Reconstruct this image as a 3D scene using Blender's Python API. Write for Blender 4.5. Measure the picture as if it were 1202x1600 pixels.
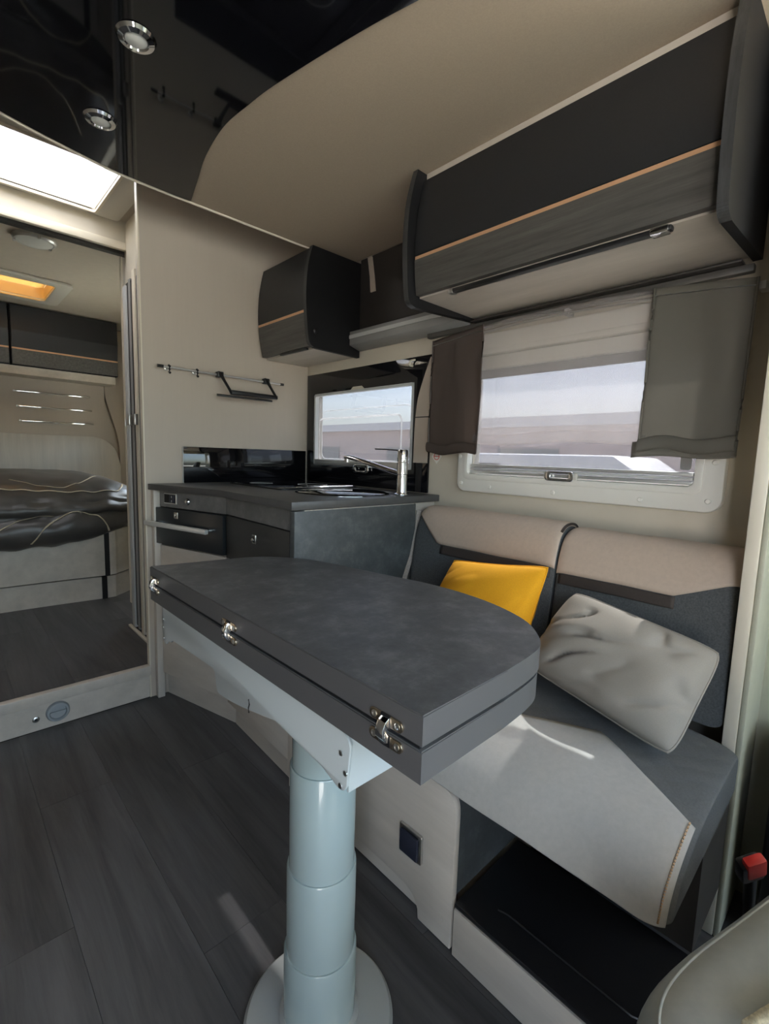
import bpy, bmesh, math, random
from mathutils import Vector, Matrix, noise
random.seed(7)
for o in list(bpy.data.objects): bpy.data.objects.remove(o, do_unlink=True)
scn = bpy.context.scene
COL = scn.collection

# ------------------------------------------------------------------ camera
FPX, YAW, PITCH, ROLL = 741.45, 0.761360, -0.116162, 0.031147
CAM = Vector((0, 0, 1.05))
fw = Vector((math.sin(YAW)*math.cos(PITCH), math.cos(YAW)*math.cos(PITCH), math.sin(PITCH)))
rt = Vector((math.cos(YAW), -math.sin(YAW), 0)); up = rt.cross(fw)
r2 = rt*math.cos(ROLL)+up*math.sin(ROLL); u2 = -rt*math.sin(ROLL)+up*math.cos(ROLL)
cd = bpy.data.cameras.new('camera'); cam = bpy.data.objects.new('camera', cd); COL.objects.link(cam)
m3 = Matrix((r2, u2, -fw)).transposed()
cam.matrix_world = Matrix.Translation(CAM) @ m3.to_4x4()
cd.sensor_fit = 'HORIZONTAL'; cd.sensor_width = 36; cd.lens = FPX/1202*36; cd.clip_start = 0.02
scn.camera = cam

# ------------------------------------------------------------------ light
SUN_DIR = Vector((-0.60, 0.01, -0.818)).normalized()      # the way the sunlight travels
w = bpy.data.worlds.new('world'); scn.world = w; w.use_nodes = True
nt = w.node_tree; nt.nodes.clear()
sky = nt.nodes.new('ShaderNodeTexSky'); sky.sky_type = 'NISHITA'; sky.sun_disc = False
sky.sun_elevation = math.asin(-SUN_DIR.z); sky.sun_rotation = math.atan2(-SUN_DIR.x, -SUN_DIR.y)
sky.air_density = 1.0; sky.dust_density = 3.0; sky.ozone_density = 1.0
bg = nt.nodes.new('ShaderNodeBackground'); bg.inputs['Strength'].default_value = 0.80
wo = nt.nodes.new('ShaderNodeOutputWorld')
hs = nt.nodes.new('ShaderNodeHueSaturation'); hs.inputs['Saturation'].default_value = 0.66
nt.links.new(sky.outputs[0], hs.inputs['Color']); nt.links.new(hs.outputs[0], bg.inputs[0]); nt.links.new(bg.outputs[0], wo.inputs[0])
sd = bpy.data.lights.new('sun', 'SUN'); sd.energy = 24.0; sd.angle = math.radians(0.6); sd.color = (1, .94, .84)
so = bpy.data.objects.new('sun', sd); COL.objects.link(so); so.location = (6, -1, 8)
so.rotation_euler = SUN_DIR.to_track_quat('-Z', 'Y').to_euler()
def portal(name, loc, normal, sx, sy):
    d = bpy.data.lights.new(name, 'AREA'); d.shape = 'RECTANGLE'; d.size = sx; d.size_y = sy
    d.cycles.is_portal = True
    o = bpy.data.objects.new(name, d); COL.objects.link(o); o.location = loc
    o.rotation_euler = Vector(normal).to_track_quat('-Z', 'Y').to_euler()
portal('windscreen_portal', (0.32, -1.62, 1.35), (0, 1, 0), 2.1, 1.0)
portal('skylight_portal', (0.25, 2.36, 2.2), (0, 0, -1), 0.75, 0.5)
portal('rear_skylight_portal', (0.45, 4.15, 2.2), (0, 0, -1), 0.5, 0.5)
portal('door_portal', (-0.83, -.85, .92), (1, 0, 0), 0.7, 1.8)
portal('unseen_window_portal', (1.43, 3.75, 1.28), (-1, 0, 0), 0.7, 0.4)
vs = scn.view_settings
vs.view_transform = 'Standard'; vs.look = 'None'; vs.exposure = 1.5; vs.gamma = 1; vs.use_curve_mapping = False
scn.cycles.max_bounces = 10; scn.cycles.diffuse_bounces = 6; scn.cycles.transparent_max_bounces = 16
scn.cycles.caustics_reflective = False; scn.cycles.caustics_refractive = False
scn.cycles.use_denoising = True; scn.cycles.sample_clamp_indirect = 6

# ------------------------------------------------------------------ materials
def srgb(r, g, b):
    f = lambda c: (c/255/12.92 if c/255 <= .04045 else ((c/255+.055)/1.055)**2.4)
    return (f(r), f(g), f(b))
def mat(name, col, rough=.5, metal=0, coat=0, spec=.5):
    m = bpy.data.materials.new(name); m.use_nodes = True
    b = m.node_tree.nodes['Principled BSDF']
    b.inputs['Base Color'].default_value = (*col, 1); b.inputs['Roughness'].default_value = rough
    b.inputs['Metallic'].default_value = metal; b.inputs['Specular IOR Level'].default_value = spec
    b.inputs['Coat Weight'].default_value = coat; b.inputs['Coat Roughness'].default_value = .03
    return m
def tex(m, c1, c2, scale=(5, 5, 5), detail=4, bump=0, bumpdist=.002, rough=.6, c3=None, p1=.3, p2=.7, distort=0):
    nt = m.node_tree; N = nt.nodes.new; L = nt.links.new; b = nt.nodes['Principled BSDF']
    tc = N('ShaderNodeTexCoord'); mp = N('ShaderNodeMapping'); mp.inputs['Scale'].default_value = scale
    nz = N('ShaderNodeTexNoise'); nz.inputs['Scale'].default_value = 1; nz.inputs['Detail'].default_value = detail
    nz.inputs['Roughness'].default_value = rough; nz.inputs['Distortion'].default_value = distort
    rp = N('ShaderNodeValToRGB'); rp.color_ramp.elements[0].position = p1; rp.color_ramp.elements[1].position = p2
    rp.color_ramp.elements[0].color = (*c1, 1); rp.color_ramp.elements[1].color = (*c2, 1)
    if c3:
        e = rp.color_ramp.elements.new((p1+p2)/2); e.color = (*c3, 1)
    L(tc.outputs['Object'], mp.inputs[0]); L(mp.outputs[0], nz.inputs[0]); L(nz.outputs[0], rp.inputs[0])
    L(rp.outputs[0], b.inputs['Base Color'])
    if bump:
        bp = N('ShaderNodeBump'); bp.inputs['Strength'].default_value = bump; bp.inputs['Distance'].default_value = bumpdist
        L(nz.outputs[0], bp.inputs['Height']); L(bp.outputs[0], b.inputs['Normal'])
    return m
def mul(c, k): return tuple(x*k for x in c)
def textured(name, c, k=.88, scale=(5, 5, 5), gloss=.5, **kw):
    m = mat(name, c, gloss, coat=kw.pop('coat', 0), spec=kw.pop('spec', .5))
    return tex(m, mul(c, k), mul(c, 2-k), scale, **kw)
M = {}
M['lightwood'] = textured('pale_acacia_laminate', (.56, .51, .44), .88, (14, 2.0, 14), .45, detail=6, rough=.65)
M['lightwood_v'] = textured('pale_acacia_laminate_upright', (.56, .51, .44), .9, (18, 18, 1.6), .45, detail=6)
M['wallpanel'] = textured('greige_wall_panel', (.50, .435, .36), .985, (60, 60, 4), .5, detail=5)
M['cream'] = textured('cream_wall', (.60, .55, .45), .97, (8, 8, 8), .5)
M['ceil'] = textured('warm_beige_fabric_ceiling', (.43, .355, .265), .95, (300, 300, 300), .8, bump=.15, bumpdist=.0006)
M['ceil_rear'] = textured('cream_ceiling', (.58, .52, .43), .97, (30, 30, 30), .7)
M['walnut'] = textured('grey_brown_wood_lining', (.22, .19, .155), .85, (16, 16, 2), .5, detail=6)
M['creamtrim'] = mat('cream_trim', (.70, .64, .52), .4)
M['blackgloss'] = mat('black_gloss_panel', (.006, .006, .008), .04)
M['blackglass'] = mat('black_glass', (.005, .005, .006), .03)
M['anthra'] = textured('anthracite_matt_laminate', (.022, .023, .025), .93, (200, 200, 200), .42)
M['drawer'] = textured('dark_grey_drawer_front', (.048, .046, .043), .93, (200, 200, 200), .45)
M['oven'] = mat('anthracite_oven_front', (.022, .025, .027), .3)
M['graindark'] = textured('charcoal_wood_grain', (.088, .084, .077), .6, (60, 3, 60), .42, detail=8, rough=.7, bump=.2, bumpdist=.0006)
M['graindark_x'] = textured('charcoal_edge_band', (.045, .046, .047), .6, (90, 90, 4), .4, detail=8, rough=.7)
M['darkpanel'] = textured('dark_brown_panel', (.035, .031, .028), .9, (20, 20, 20), .5)
M['blackside'] = mat('black_side_panel', (.008, .008, .009), .55, spec=.25)
M['copper'] = mat('copper_strip', (.78, .46, .27), .35, .35)
M['concrete'] = tex(mat('dark_concrete_laminate', (.08, .085, .09), .48), (.040, .043, .046), (.185, .187, .185), (14, 14, 14), 14, .15, .0006, .74, c3=(.084, .087, .089), p1=.28, p2=.74)
M['concrete2'] = tex(mat('slate_concrete_laminate', (.08, .085, .09), .5), (.036, .042, .043), (.135, .145, .145), (13, 13, 13), 14, .15, .0006, .78, c3=(.068, .075, .076), p1=.28, p2=.75)
M['fascia'] = tex(mat('warm_grey_concrete_fascia', (.1, .1, .1), .45), (.12, .118, .114), (.22, .214, .205), (14, 14, 14), 10, 0, .001, .7, c3=(.155, .152, .148))
M['tablegap'] = mat('table_gap_black', (.004, .004, .005), .6)
M['tableedge'] = mat('table_edge_band_grey', (.10, .098, .098), .42)
M['worktop_edge'] = mat('worktop_edge_dark', (.045, .045, .045), .4)
M['worktop'] = textured('worktop_dark_grey', (.075, .074, .072), .9, (40, 40, 40), .42, detail=8)
M['tableleg'] = mat('grey_painted_table_column', (.325, .395, .385), .22, coat=.5)
M['bracket'] = mat('white_painted_steel', (.52, .56, .555), .3, coat=.3)
M['tbase'] = mat('grey_painted_base', (.38, .405, .395), .35)
M['chrome'] = mat('chrome', (.82, .83, .84), .06, 1)
M['steel'] = mat('brushed_steel', (.62, .61, .58), .28, 1)
M['satin'] = mat('satin_steel', (.74, .73, .70), .35, .45)
M['nickel'] = mat('warm_nickel_hinge', (.72, .60, .45), .25, 1)
M['alu'] = mat('aluminium_profile', (.66, .66, .64), .3, .7)
M['alupaint'] = mat('grey_painted_profile', (.27, .27, .26), .35)
M['alulight'] = mat('light_grey_profile', (.52, .53, .52), .35)
M['white'] = mat('white_moulded_plastic', (.76, .75, .69), .32)
M['offwhite'] = mat('offwhite_plastic', (.62, .59, .52), .5)
M['blackplastic'] = mat('black_plastic', (.012, .012, .013), .35)
M['navyplastic'] = mat('dark_blue_grey_plastic', (.022, .025, .04), .3)
M['red'] = mat('red_plastic', (.62, .035, .03), .35)
M['beigeleather'] = textured('beige_leatherette', (.52, .42, .335), .95, (90, 90, 90), .5, bump=.15, bumpdist=.0005)
M['greyleather'] = textured('light_grey_leatherette', (.41, .40, .37), .95, (90, 90, 90), .42, bump=.15, bumpdist=.0005)
M['cabseat'] = textured('green_grey_leatherette', (.375, .39, .36), .95, (70, 70, 70), .45, bump=.15, bumpdist=.0005)
M['greyfab'] = textured('charcoal_grey_fabric', (.080, .086, .088), .72, (260, 260, 260), .9, detail=3, bump=.4, bumpdist=.001)
M['brown'] = textured('dark_brown_band', (.045, .034, .028), .9, (200, 200, 200), .7)
M['yellow'] = textured('mustard_yellow_fabric', (.80, .37, .008), .93, (400, 400, 400), .9, bump=.25, bumpdist=.0006)
M['greypillow'] = textured('taupe_grey_cotton', (.285, .255, .215), .95, (500, 500, 500), .9, bump=.25, bumpdist=.0005)
M['duvet'] = textured('dark_satin_duvet', (.066, .061, .056), .85, (8, 8, 8), .38)
M['duvetline'] = mat('cream_print_line', (.62, .54, .40), .5)
M['strap'] = textured('grey_webbing', (.32, .29, .26), .7, (400, 400, 400), .9)
M['stitch'] = mat('orange_stitching', (.55, .36, .2), .7)
M['amber'] = mat('amber_blind', (.75, .55, .28), .6)
M['darkint'] = mat('dark_interior', (.035, .032, .03), .5)
M['cabwall'] = textured('greenish_grey_cab_trim', (.44, .44, .34), .95, (30, 30, 30), .5)
M['ground'] = textured('pale_gravel', (.42, .40, .38), .8, (3, 3, 3), .9)
M['pinkwall'] = textured('pinkish_rendered_wall', (.62, .50, .46), .93, (2, 2, 2), .9)
M['vanwhite'] = mat('white_van_panel', (.72, .70, .70), .35)
M['led'] = mat('frosted_lens', (.80, .82, .78), .45)
M['ventgrey'] = mat('blue_grey_plastic', (.33, .355, .36), .4)
M['knit'] = textured('cream_knit', (.58, .52, .36), .7, (220, 220, 220), .9, bump=.6, bumpdist=.002)
M['text'] = mat('red_print', (.6, .06, .06), .6)
M['rubber'] = mat('rubber_black', (.01, .01, .01), .7)
# quilted seat cloth: fine relief pattern
def quilt(name, base):
    m = mat(name, base, .9); nt = m.node_tree; N = nt.nodes.new; L = nt.links.new; b = nt.nodes['Principled BSDF']
    tc = N('ShaderNodeTexCoord'); mp = N('ShaderNodeMapping'); mp.inputs['Rotation'].default_value = (0, 0, .78); mp.inputs['Scale'].default_value = (26, 26, 26)
    vo = N('ShaderNodeTexVoronoi'); vo.inputs['Randomness'].default_value = .15; vo.inputs['Scale'].default_value = 1
    nz = N('ShaderNodeTexNoise'); nz.inputs['Scale'].default_value = 260
    rp = N('ShaderNodeValToRGB'); rp.color_ramp.elements[0].color = (*mul(base, .75), 1); rp.color_ramp.elements[1].color = (*mul(base, 1.25), 1)
    bp = N('ShaderNodeBump'); bp.inputs['Strength'].default_value = .6; bp.inputs['Distance'].default_value = .004; bp.invert = True
    L(tc.outputs['Object'], mp.inputs[0]); L(mp.outputs[0], vo.inputs[0]); L(tc.outputs['Object'], nz.inputs[0])
    L(nz.outputs[0], rp.inputs[0]); L(rp.outputs[0], b.inputs['Base Color']); L(vo.outputs[0], bp.inputs['Height']); L(bp.outputs[0], b.inputs['Normal'])
    return m
M['quilt'] = quilt('quilted_grey_seat_cloth', (.10, .105, .105))
# vinyl plank: grain, per-plank tone
def plank_mat():
    m = mat('charcoal_oak_vinyl', (.05, .05, .05), .42); nt = m.node_tree; N = nt.nodes.new; L = nt.links.new; b = nt.nodes['Principled BSDF']
    tc = N('ShaderNodeTexCoord'); oi = N('ShaderNodeObjectInfo')
    ad = N('ShaderNodeVectorMath'); ad.operation = 'ADD'
    sc_ = N('ShaderNodeVectorMath'); sc_.operation = 'SCALE'; sc_.inputs['Scale'].default_value = 40
    cx = N('ShaderNodeCombineXYZ'); L(oi.outputs['Random'], cx.inputs[0]); L(oi.outputs['Random'], cx.inputs[1]); L(cx.outputs[0], sc_.inputs[0])
    L(tc.outputs['Object'], ad.inputs[0]); L(sc_.outputs[0], ad.inputs[1])
    mp = N('ShaderNodeMapping'); mp.inputs['Scale'].default_value = (22, 1.6, 1); L(ad.outputs[0], mp.inputs[0])
    nz = N('ShaderNodeTexNoise'); nz.inputs['Scale'].default_value = 1; nz.inputs['Detail'].default_value = 9; nz.inputs['Roughness'].default_value = .68; nz.inputs['Distortion'].default_value = .5
    L(mp.outputs[0], nz.inputs[0])
    mp2 = N('ShaderNodeMapping'); mp2.inputs['Scale'].default_value = (7, 1.2, 1); L(ad.outputs[0], mp2.inputs[0])
    n2 = N('ShaderNodeTexNoise'); n2.inputs['Scale'].default_value = 1; n2.inputs['Detail'].default_value = 3; L(mp2.outputs[0], n2.inputs[0])
    rp = N('ShaderNodeValToRGB'); e = rp.color_ramp.elements
    e[0].position = .32; e[0].color = (.024, .025, .027, 1); e[1].position = .70; e[1].color = (.125, .122, .124, 1)
    mx = N('ShaderNodeMath'); mx.operation = 'MULTIPLY_ADD'; mx.inputs[1].default_value = .65
    ml = N('ShaderNodeMath'); ml.operation = 'MULTIPLY'; ml.inputs[1].default_value = .35
    L(n2.outputs[0], ml.inputs[0]); L(nz.outputs[0], mx.inputs[0]); L(ml.outputs[0], mx.inputs[2]); L(mx.outputs[0], rp.inputs[0])
    hs = N('ShaderNodeHueSaturation'); mr = N('ShaderNodeMapRange'); mr.inputs[3].default_value = .85; mr.inputs[4].default_value = 1.15
    L(oi.outputs['Random'], mr.inputs[0]); L(mr.outputs[0], hs.inputs['Value']); L(rp.outputs[0], hs.inputs['Color']); L(hs.outputs[0], b.inputs['Base Color'])
    bp = N('ShaderNodeBump'); bp.inputs['Strength'].default_value = .12; bp.inputs['Distance'].default_value = .001
    L(nz.outputs[0], bp.inputs['Height']); L(bp.outputs[0], b.inputs['Normal'])
    return m
M['plank'] = plank_mat()
# window panes and sheer cloth
def see_through(name, tint, gloss=.06, rough=.02, diffuse=None, dfac=0, glossfac=True):
    m = bpy.data.materials.new(name); m.use_nodes = True; nt = m.node_tree; nt.nodes.clear(); N = nt.nodes.new; L = nt.links.new
    out = N('ShaderNodeOutputMaterial'); t = N('ShaderNodeBsdfTransparent'); t.inputs[0].default_value = (*tint, 1)
    last = t.outputs[0]
    if diffuse:
        d = N('ShaderNodeBsdfDiffuse'); d.inputs[0].default_value = (*diffuse, 1)
        tr = N('ShaderNodeBsdfTranslucent'); tr.inputs[0].default_value = (*diffuse, 1)
        a = N('ShaderNodeMixShader'); a.inputs[0].default_value = .5; L(d.outputs[0], a.inputs[1]); L(tr.outputs[0], a.inputs[2])
        mx = N('ShaderNodeMixShader'); mx.inputs[0].default_value = dfac; L(last, mx.inputs[1]); L(a.outputs[0], mx.inputs[2]); last = mx.outputs[0]
    if gloss:
        g = N('ShaderNodeBsdfGlossy'); g.inputs['Roughness'].default_value = rough
        mx = N('ShaderNodeMixShader'); mx.inputs[0].default_value = gloss; L(last, mx.inputs[1]); L(g.outputs[0], mx.inputs[2]); last = mx.outputs[0]
    L(last, out.inputs[0]); return m
M['pane'] = see_through('tinted_acrylic_pane', (.265, .275, .29), .10, .03, (.6, .6, .62), .03)
M['acrylicedge'] = see_through('frosted_acrylic_edge', (.95, .95, .95), 0, .5, (.95, .95, .95), .75)
M['roofpane'] = see_through('opal_skylight_pane', (.75, .75, .75), .04, .05, (.85, .85, .85), .35)
M['amberpane'] = see_through('amber_blind_cloth', (.34, .25, .12), 0, .5, (.82, .64, .36), .5)
M['screenpane'] = see_through('clear_windscreen', (.85, .9, .9), .05)
M['sheer'] = see_through('sheer_white_voile', (.92, .90, .90), 0, .5, (.80, .78, .76), .24)
M['curtain'] = see_through('dark_taupe_curtain', (.8, .75, .7), 0, .5, (.27, .255, .22), .92)
M['curtain_brown'] = see_through('brown_satin_curtain', (.8, .7, .65), 0.03, .4, (.14, .108, .092), .96)
M['shower'] = see_through('milky_shower_glazing', (.7, .72, .7), .08, .1, (.5, .5, .48), .6)

# ------------------------------------------------------------------ mesh helpers
def tag(o, label=None, cat=None, group=None, kind=None):
    if label: o['label'] = label
    if cat: o['category'] = cat
    if group: o['group'] = group
    if kind: o['kind'] = kind
    return o
def thing(name, label, cat, loc=(0, 0, 0), group=None):
    o = bpy.data.objects.new(name, None); COL.objects.link(o); o.location = loc; o.empty_display_size = .05
    return tag(o, label, cat, group)
def link(name, me, mat_, parent=None, smooth=False, label=None):
    o = bpy.data.objects.new(name, me); COL.objects.link(o)
    if mat_ is not None and not me.materials: me.materials.append(M[mat_] if isinstance(mat_, str) else mat_)
    if smooth:
        for p in me.polygons: p.use_smooth = True
        if smooth != 'all':
            me.set_sharp_from_angle(angle=math.radians(smooth if smooth is not True else 40))
    if parent is not None:
        o.parent = parent
        if parent.type == 'EMPTY': o.matrix_parent_inverse = Matrix.Translation(-parent.location)
    if label: o['label'] = label
    return o
def obj(name, bm, mat_, parent=None, smooth=False, label=None, bev=0, seg=2):
    if bev:
        bmesh.ops.remove_doubles(bm, verts=bm.verts, dist=1e-5)
        es = [e for e in bm.edges if len(e.link_faces) == 2 and e.calc_face_angle(0) > .5]
        bmesh.ops.bevel(bm, geom=es, offset=bev, segments=seg, affect='EDGES', profile=.5, clamp_overlap=True)
        if not smooth: smooth = 35
    bmesh.ops.recalc_face_normals(bm, faces=bm.faces)
    me = bpy.data.meshes.new(name); bm.to_mesh(me); bm.free()
    return link(name, me, mat_, parent, smooth, label)
def B(*boxes):
    bm = bmesh.new()
    for lo, hi in boxes: addbox(bm, lo, hi)
    return bm
def addbox(bm, lo, hi):
    v = [bm.verts.new((x, y, z)) for x in (lo[0], hi[0]) for y in (lo[1], hi[1]) for z in (lo[2], hi[2])]
    for f in ((0, 1, 3, 2), (4, 6, 7, 5), (0, 4, 5, 1), (2, 3, 7, 6), (0, 2, 6, 4), (1, 5, 7, 3)): bm.faces.new([v[i] for i in f])
def box(name, lo, hi, m, parent=None, bev=0, label=None, seg=2): return obj(name, B((lo, hi)), m, parent, bev=bev, label=label, seg=seg)
AX = {'x': lambda a, b, c: (c, a, b), 'y': lambda a, b, c: (a, c, b), 'z': lambda a, b, c: (a, b, c)}
def addprism(bm, pts, ax, c0, c1):
    f = AX[ax]
    a = [bm.verts.new(f(p[0], p[1], c0)) for p in pts]; b = [bm.verts.new(f(p[0], p[1], c1)) for p in pts]
    bm.faces.new(a); bm.faces.new(list(reversed(b)))
    n = len(pts)
    for i in range(n): bm.faces.new((a[i], b[i], b[(i+1) % n], a[(i+1) % n]))
def prism(name, pts, ax, c0, c1, m, parent=None, bev=0, label=None, smooth=False, seg=2):
    bm = bmesh.new(); addprism(bm, pts, ax, c0, c1); return obj(name, bm, m, parent, bev=bev, label=label, smooth=smooth, seg=seg)
def rrect(a0, b0, a1, b1, r, n=6):
    out = []
    for cx, cy, s in ((a1-r, b1-r, 0), (a0+r, b1-r, 90), (a0+r, b0+r, 180), (a1-r, b0+r, 270)):
        for i in range(n+1):
            t = math.radians(s+90*i/n); out.append((cx+r*math.cos(t), cy+r*math.sin(t)))
    return out
def addframe(bm, outer, inner, ax, c0, c1):
    f = AX[ax]; n = len(outer)
    o0 = [bm.verts.new(f(*p, c0)) for p in outer]; o1 = [bm.verts.new(f(*p, c1)) for p in outer]
    i0 = [bm.verts.new(f(*p, c0)) for p in inner]; i1 = [bm.verts.new(f(*p, c1)) for p in inner]
    for k in range(n):
        j = (k+1) % n
        bm.faces.new((o0[k], o0[j], i0[j], i0[k])); bm.faces.new((o1[k], i1[k], i1[j], o1[j]))
        bm.faces.new((o0[k], o1[k], o1[j], o0[j])); bm.faces.new((i0[k], i0[j], i1[j], i1[k]))
def frame(name, outer, inner, ax, c0, c1, m, parent=None, bev=0, label=None):
    bm = bmesh.new(); addframe(bm, outer, inner, ax, c0, c1); return obj(name, bm, m, parent, bev=bev, label=label, smooth=35)
def addtube(bm, pts, r, n=10, cap=True, flat=None):
    pts = [Vector(p) for p in pts]; rings = []
    for i, p in enumerate(pts):
        t = (pts[min(i+1, len(pts)-1)]-pts[max(i-1, 0)]).normalized()
        a = t.cross(Vector((0, 0, 1)));
        if a.length < .05: a = t.cross(Vector((1, 0, 0)))
        a.normalize(); b = t.cross(a)
        rr = r[i] if isinstance(r, (list, tuple)) else r
        rb = rr*(flat or 1)
        rings.append([bm.verts.new(p+a*rr*math.cos(2*math.pi*k/n)+b*rb*math.sin(2*math.pi*k/n)) for k in range(n)])
    for i in range(len(rings)-1):
        for k in range(n): bm.faces.new((rings[i][k], rings[i][(k+1) % n], rings[i+1][(k+1) % n], rings[i+1][k]))
    if cap: bm.faces.new(list(reversed(rings[0]))); bm.faces.new(rings[-1])
def tube(name, pts, r, m, parent=None, n=10, label=None, flat=None):
    bm = bmesh.new(); addtube(bm, pts, r, n, True, flat); return obj(name, bm, m, parent, smooth=50, label=label)
def addlathe(bm, prof, c, ax='z', n=40):
    rings = []
    for r, h in prof:
        ring = []
        for k in range(n):
            t = 2*math.pi*k/n; a, b = r*math.cos(t), r*math.sin(t)
            q = {'z': (a, b, h), 'y': (a, h, b), 'x': (h, a, b)}[ax]
            ring.append(bm.verts.new((c[0]+q[0], c[1]+q[1], c[2]+q[2])))
        rings.append(ring)
    for i in range(len(rings)-1):
        for k in range(n): bm.faces.new((rings[i][k], rings[i][(k+1) % n], rings[i+1][(k+1) % n], rings[i+1][k]))
    bm.faces.new(rings[0]); bm.faces.new(rings[-1])
def lathe(name, prof, c, m, parent=None, ax='z', n=40, label=None, smooth=35):
    bm = bmesh.new(); addlathe(bm, prof, c, ax, n); return obj(name, bm, m, parent, smooth=smooth, label=label)
def spline(pts, n=8, closed=False):
    P = [Vector((*p, 0)) if len(p) == 2 else Vector(p) for p in pts]; out = []; k = len(P)
    rng = range(k if closed else k-1)
    for i in rng:
        g = (lambda j: P[j % k]) if closed else (lambda j: P[max(0, min(k-1, j))])
        a, b, c, d = g(i-1), g(i), g(i+1), g(i+2)
        for s in range(n):
            t = s/n
            out.append(.5*((2*b)+(-a+c)*t+(2*a-5*b+4*c-d)*t*t+(-a+3*b-3*c+d)*t**3))
    if not closed: out.append(P[-1])
    return out
def s2(pts, n=8, closed=False): return [(v.x, v.y) for v in spline(pts, n, closed)]
def surf(name, f, nu, nv, m, parent=None, thick=0, label=None, closed_u=False):
    me = bpy.data.meshes.new(name); V = []; F = []
    for j in range(nv+1):
        for i in range(nu+1): V.append(tuple(f(i/nu, j/nv)))
    for j in range(nv):
        for i in range(nu):
            a = j*(nu+1)+i; F.append((a, a+1, a+nu+2, a+nu+1))
    me.from_pydata(V, [], F); me.update()
    o = link(name, me, m, parent, 'all', label)
    if thick:
        md = o.modifiers.new('thickness', 'SOLIDIFY'); md.thickness = thick; md.offset = 0
    return o
def hole_wall(name, ax, c0, c1, a0, a1, b0, b1, holes, m):
    """wall slab with rectangular holes; holes = (a0,b0,a1,b1)"""
    As = sorted({a0, a1, *[h[0] for h in holes], *[h[2] for h in holes]}); Bs = sorted({b0, b1, *[h[1] for h in holes], *[h[3] for h in holes]})
    bm = bmesh.new(); f = AX[ax]
    for i in range(len(As)-1):
        for j in range(len(Bs)-1):
            ca, cb = (As[i]+As[i+1])/2, (Bs[j]+Bs[j+1])/2
            if any(h[0] < ca < h[2] and h[1] < cb < h[3] for h in holes): continue
            p, q = f(As[i], Bs[j], c0), f(As[i+1], Bs[j+1], c1)
            addbox(bm, tuple(map(min, p, q)), tuple(map(max, p, q)))
    bmesh.ops.remove_doubles(bm, verts=bm.verts, dist=1e-5)
    # drop inner faces shared by two boxes
    seen = {}
    for fc in bm.faces:
        k = tuple(sorted(v.index for v in fc.verts)); seen.setdefault(k, []).append(fc)
    bmesh.ops.delete(bm, geom=[fc for l in seen.values() if len(l) > 1 for fc in l], context='FACES')
    return tag(obj(name, bm, m), kind='structure')
def struct(o, label=None): return tag(o, label, kind='structure')
def screw(c, ax, r, parent, m='steel', h=.003):
    s = -1 if r > 0 else 1
    prof = [(r, 0), (r, h*.5), (r*.8, h), (r*.35, h), (r*.3, h*.4)]
    return lathe('screw', [(a, b*s) for a, b in prof], c, m, parent, ax, 14)

XW, YP, ZC, ZR = 1.40, 2.06, 2.12, .142     # side wall, partition, ceiling, raised floor
ZD = 1.885                                  # underside of the lowered bed ceiling

# ------------------------------------------------------------------ setting
fl = struct(box('floor', (-.80, -1.7, -.05), (XW, YP+.05, -.004), 'rubber'))
PW = .187; x0 = .355-PW*6
joints = {0: .40, 1: 1.2, 2: .2, 3: .75, 4: 1.125, 5: .35, 6: .88, 7: 1.5, 8: .6, 9: 1.2, 10: .3, 11: .9}
def add_planks(parent, xa, xb, ya, yb, z, gap=.0008):
    k = 0
    x = x0
    while x < xb-1e-4:
        lo, hi = max(x, xa), min(x+PW, xb)
        if hi-lo > .01:
            j = joints[k % 12]; cuts = [ya]
            y = j-1.24*4
            while y < yb:
                if ya+.02 < y < yb-.02: cuts.append(y)
                y += 1.24
            cuts.append(yb)
            for a, b in zip(cuts[:-1], cuts[1:]):
                bm = bmesh.new(); addbox(bm, (lo+gap/2, a+gap/2, z-.006), (hi-gap/2, b-gap/2, z))
                obj('plank', bm, 'plank', parent)
        x += PW; k += 1
add_planks(fl, -.80, XW, -1.7, YP, 0)
rf = struct(box('raised_floor', (-.80, YP+.02, -.05), (XW, 5.0, ZR-.006), 'rubber'))
add_planks(rf, -.80, XW, YP+.02, 4.95, ZR)
struct(box('trim_step_nosing', (-.80, YP-.012, .102), (.62, YP+.02, ZR+.001), 'lightwood', bev=.004))
struct(box('trim_step_riser', (-.80, YP+.006, 0), (.62, YP+.02, .102), 'lightwood'))
# the grey heating air outlet in the riser
o = thing('heating_outlet', 'round grey air outlet in the pale step riser', 'air vent', (.29, YP+.005, .055))
lathe('outer_ring', [(.038, 0), (.038, -.006), (.034, -.012), (.028, -.013), (.026, -.004)], (.29, YP+.005, .055), 'ventgrey', o, 'y')
lathe('flap', [(.025, 0), (.025, -.003)], (.29, YP+.003, .055), 'ventgrey', o, 'y')
prism('flap_rib', rrect(.265, .0515, .315, .0585, .002), 'y', YP-.0005, YP-.008, 'ventgrey', o)
o = thing('step_screw', 'small dark screw head left of the air outlet in the step', 'screw', (.222, YP+.005, .045))
lathe('head', [(.011, 0), (.011, -.002), (.008, -.004)], (.222, YP+.005, .045), 'steel', o, 'y', 20); lathe('recess', [(.005, 0), (.005, -.001)], (.222, YP+.0008, .045), 'blackplastic', o, 'y', 12)

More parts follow.
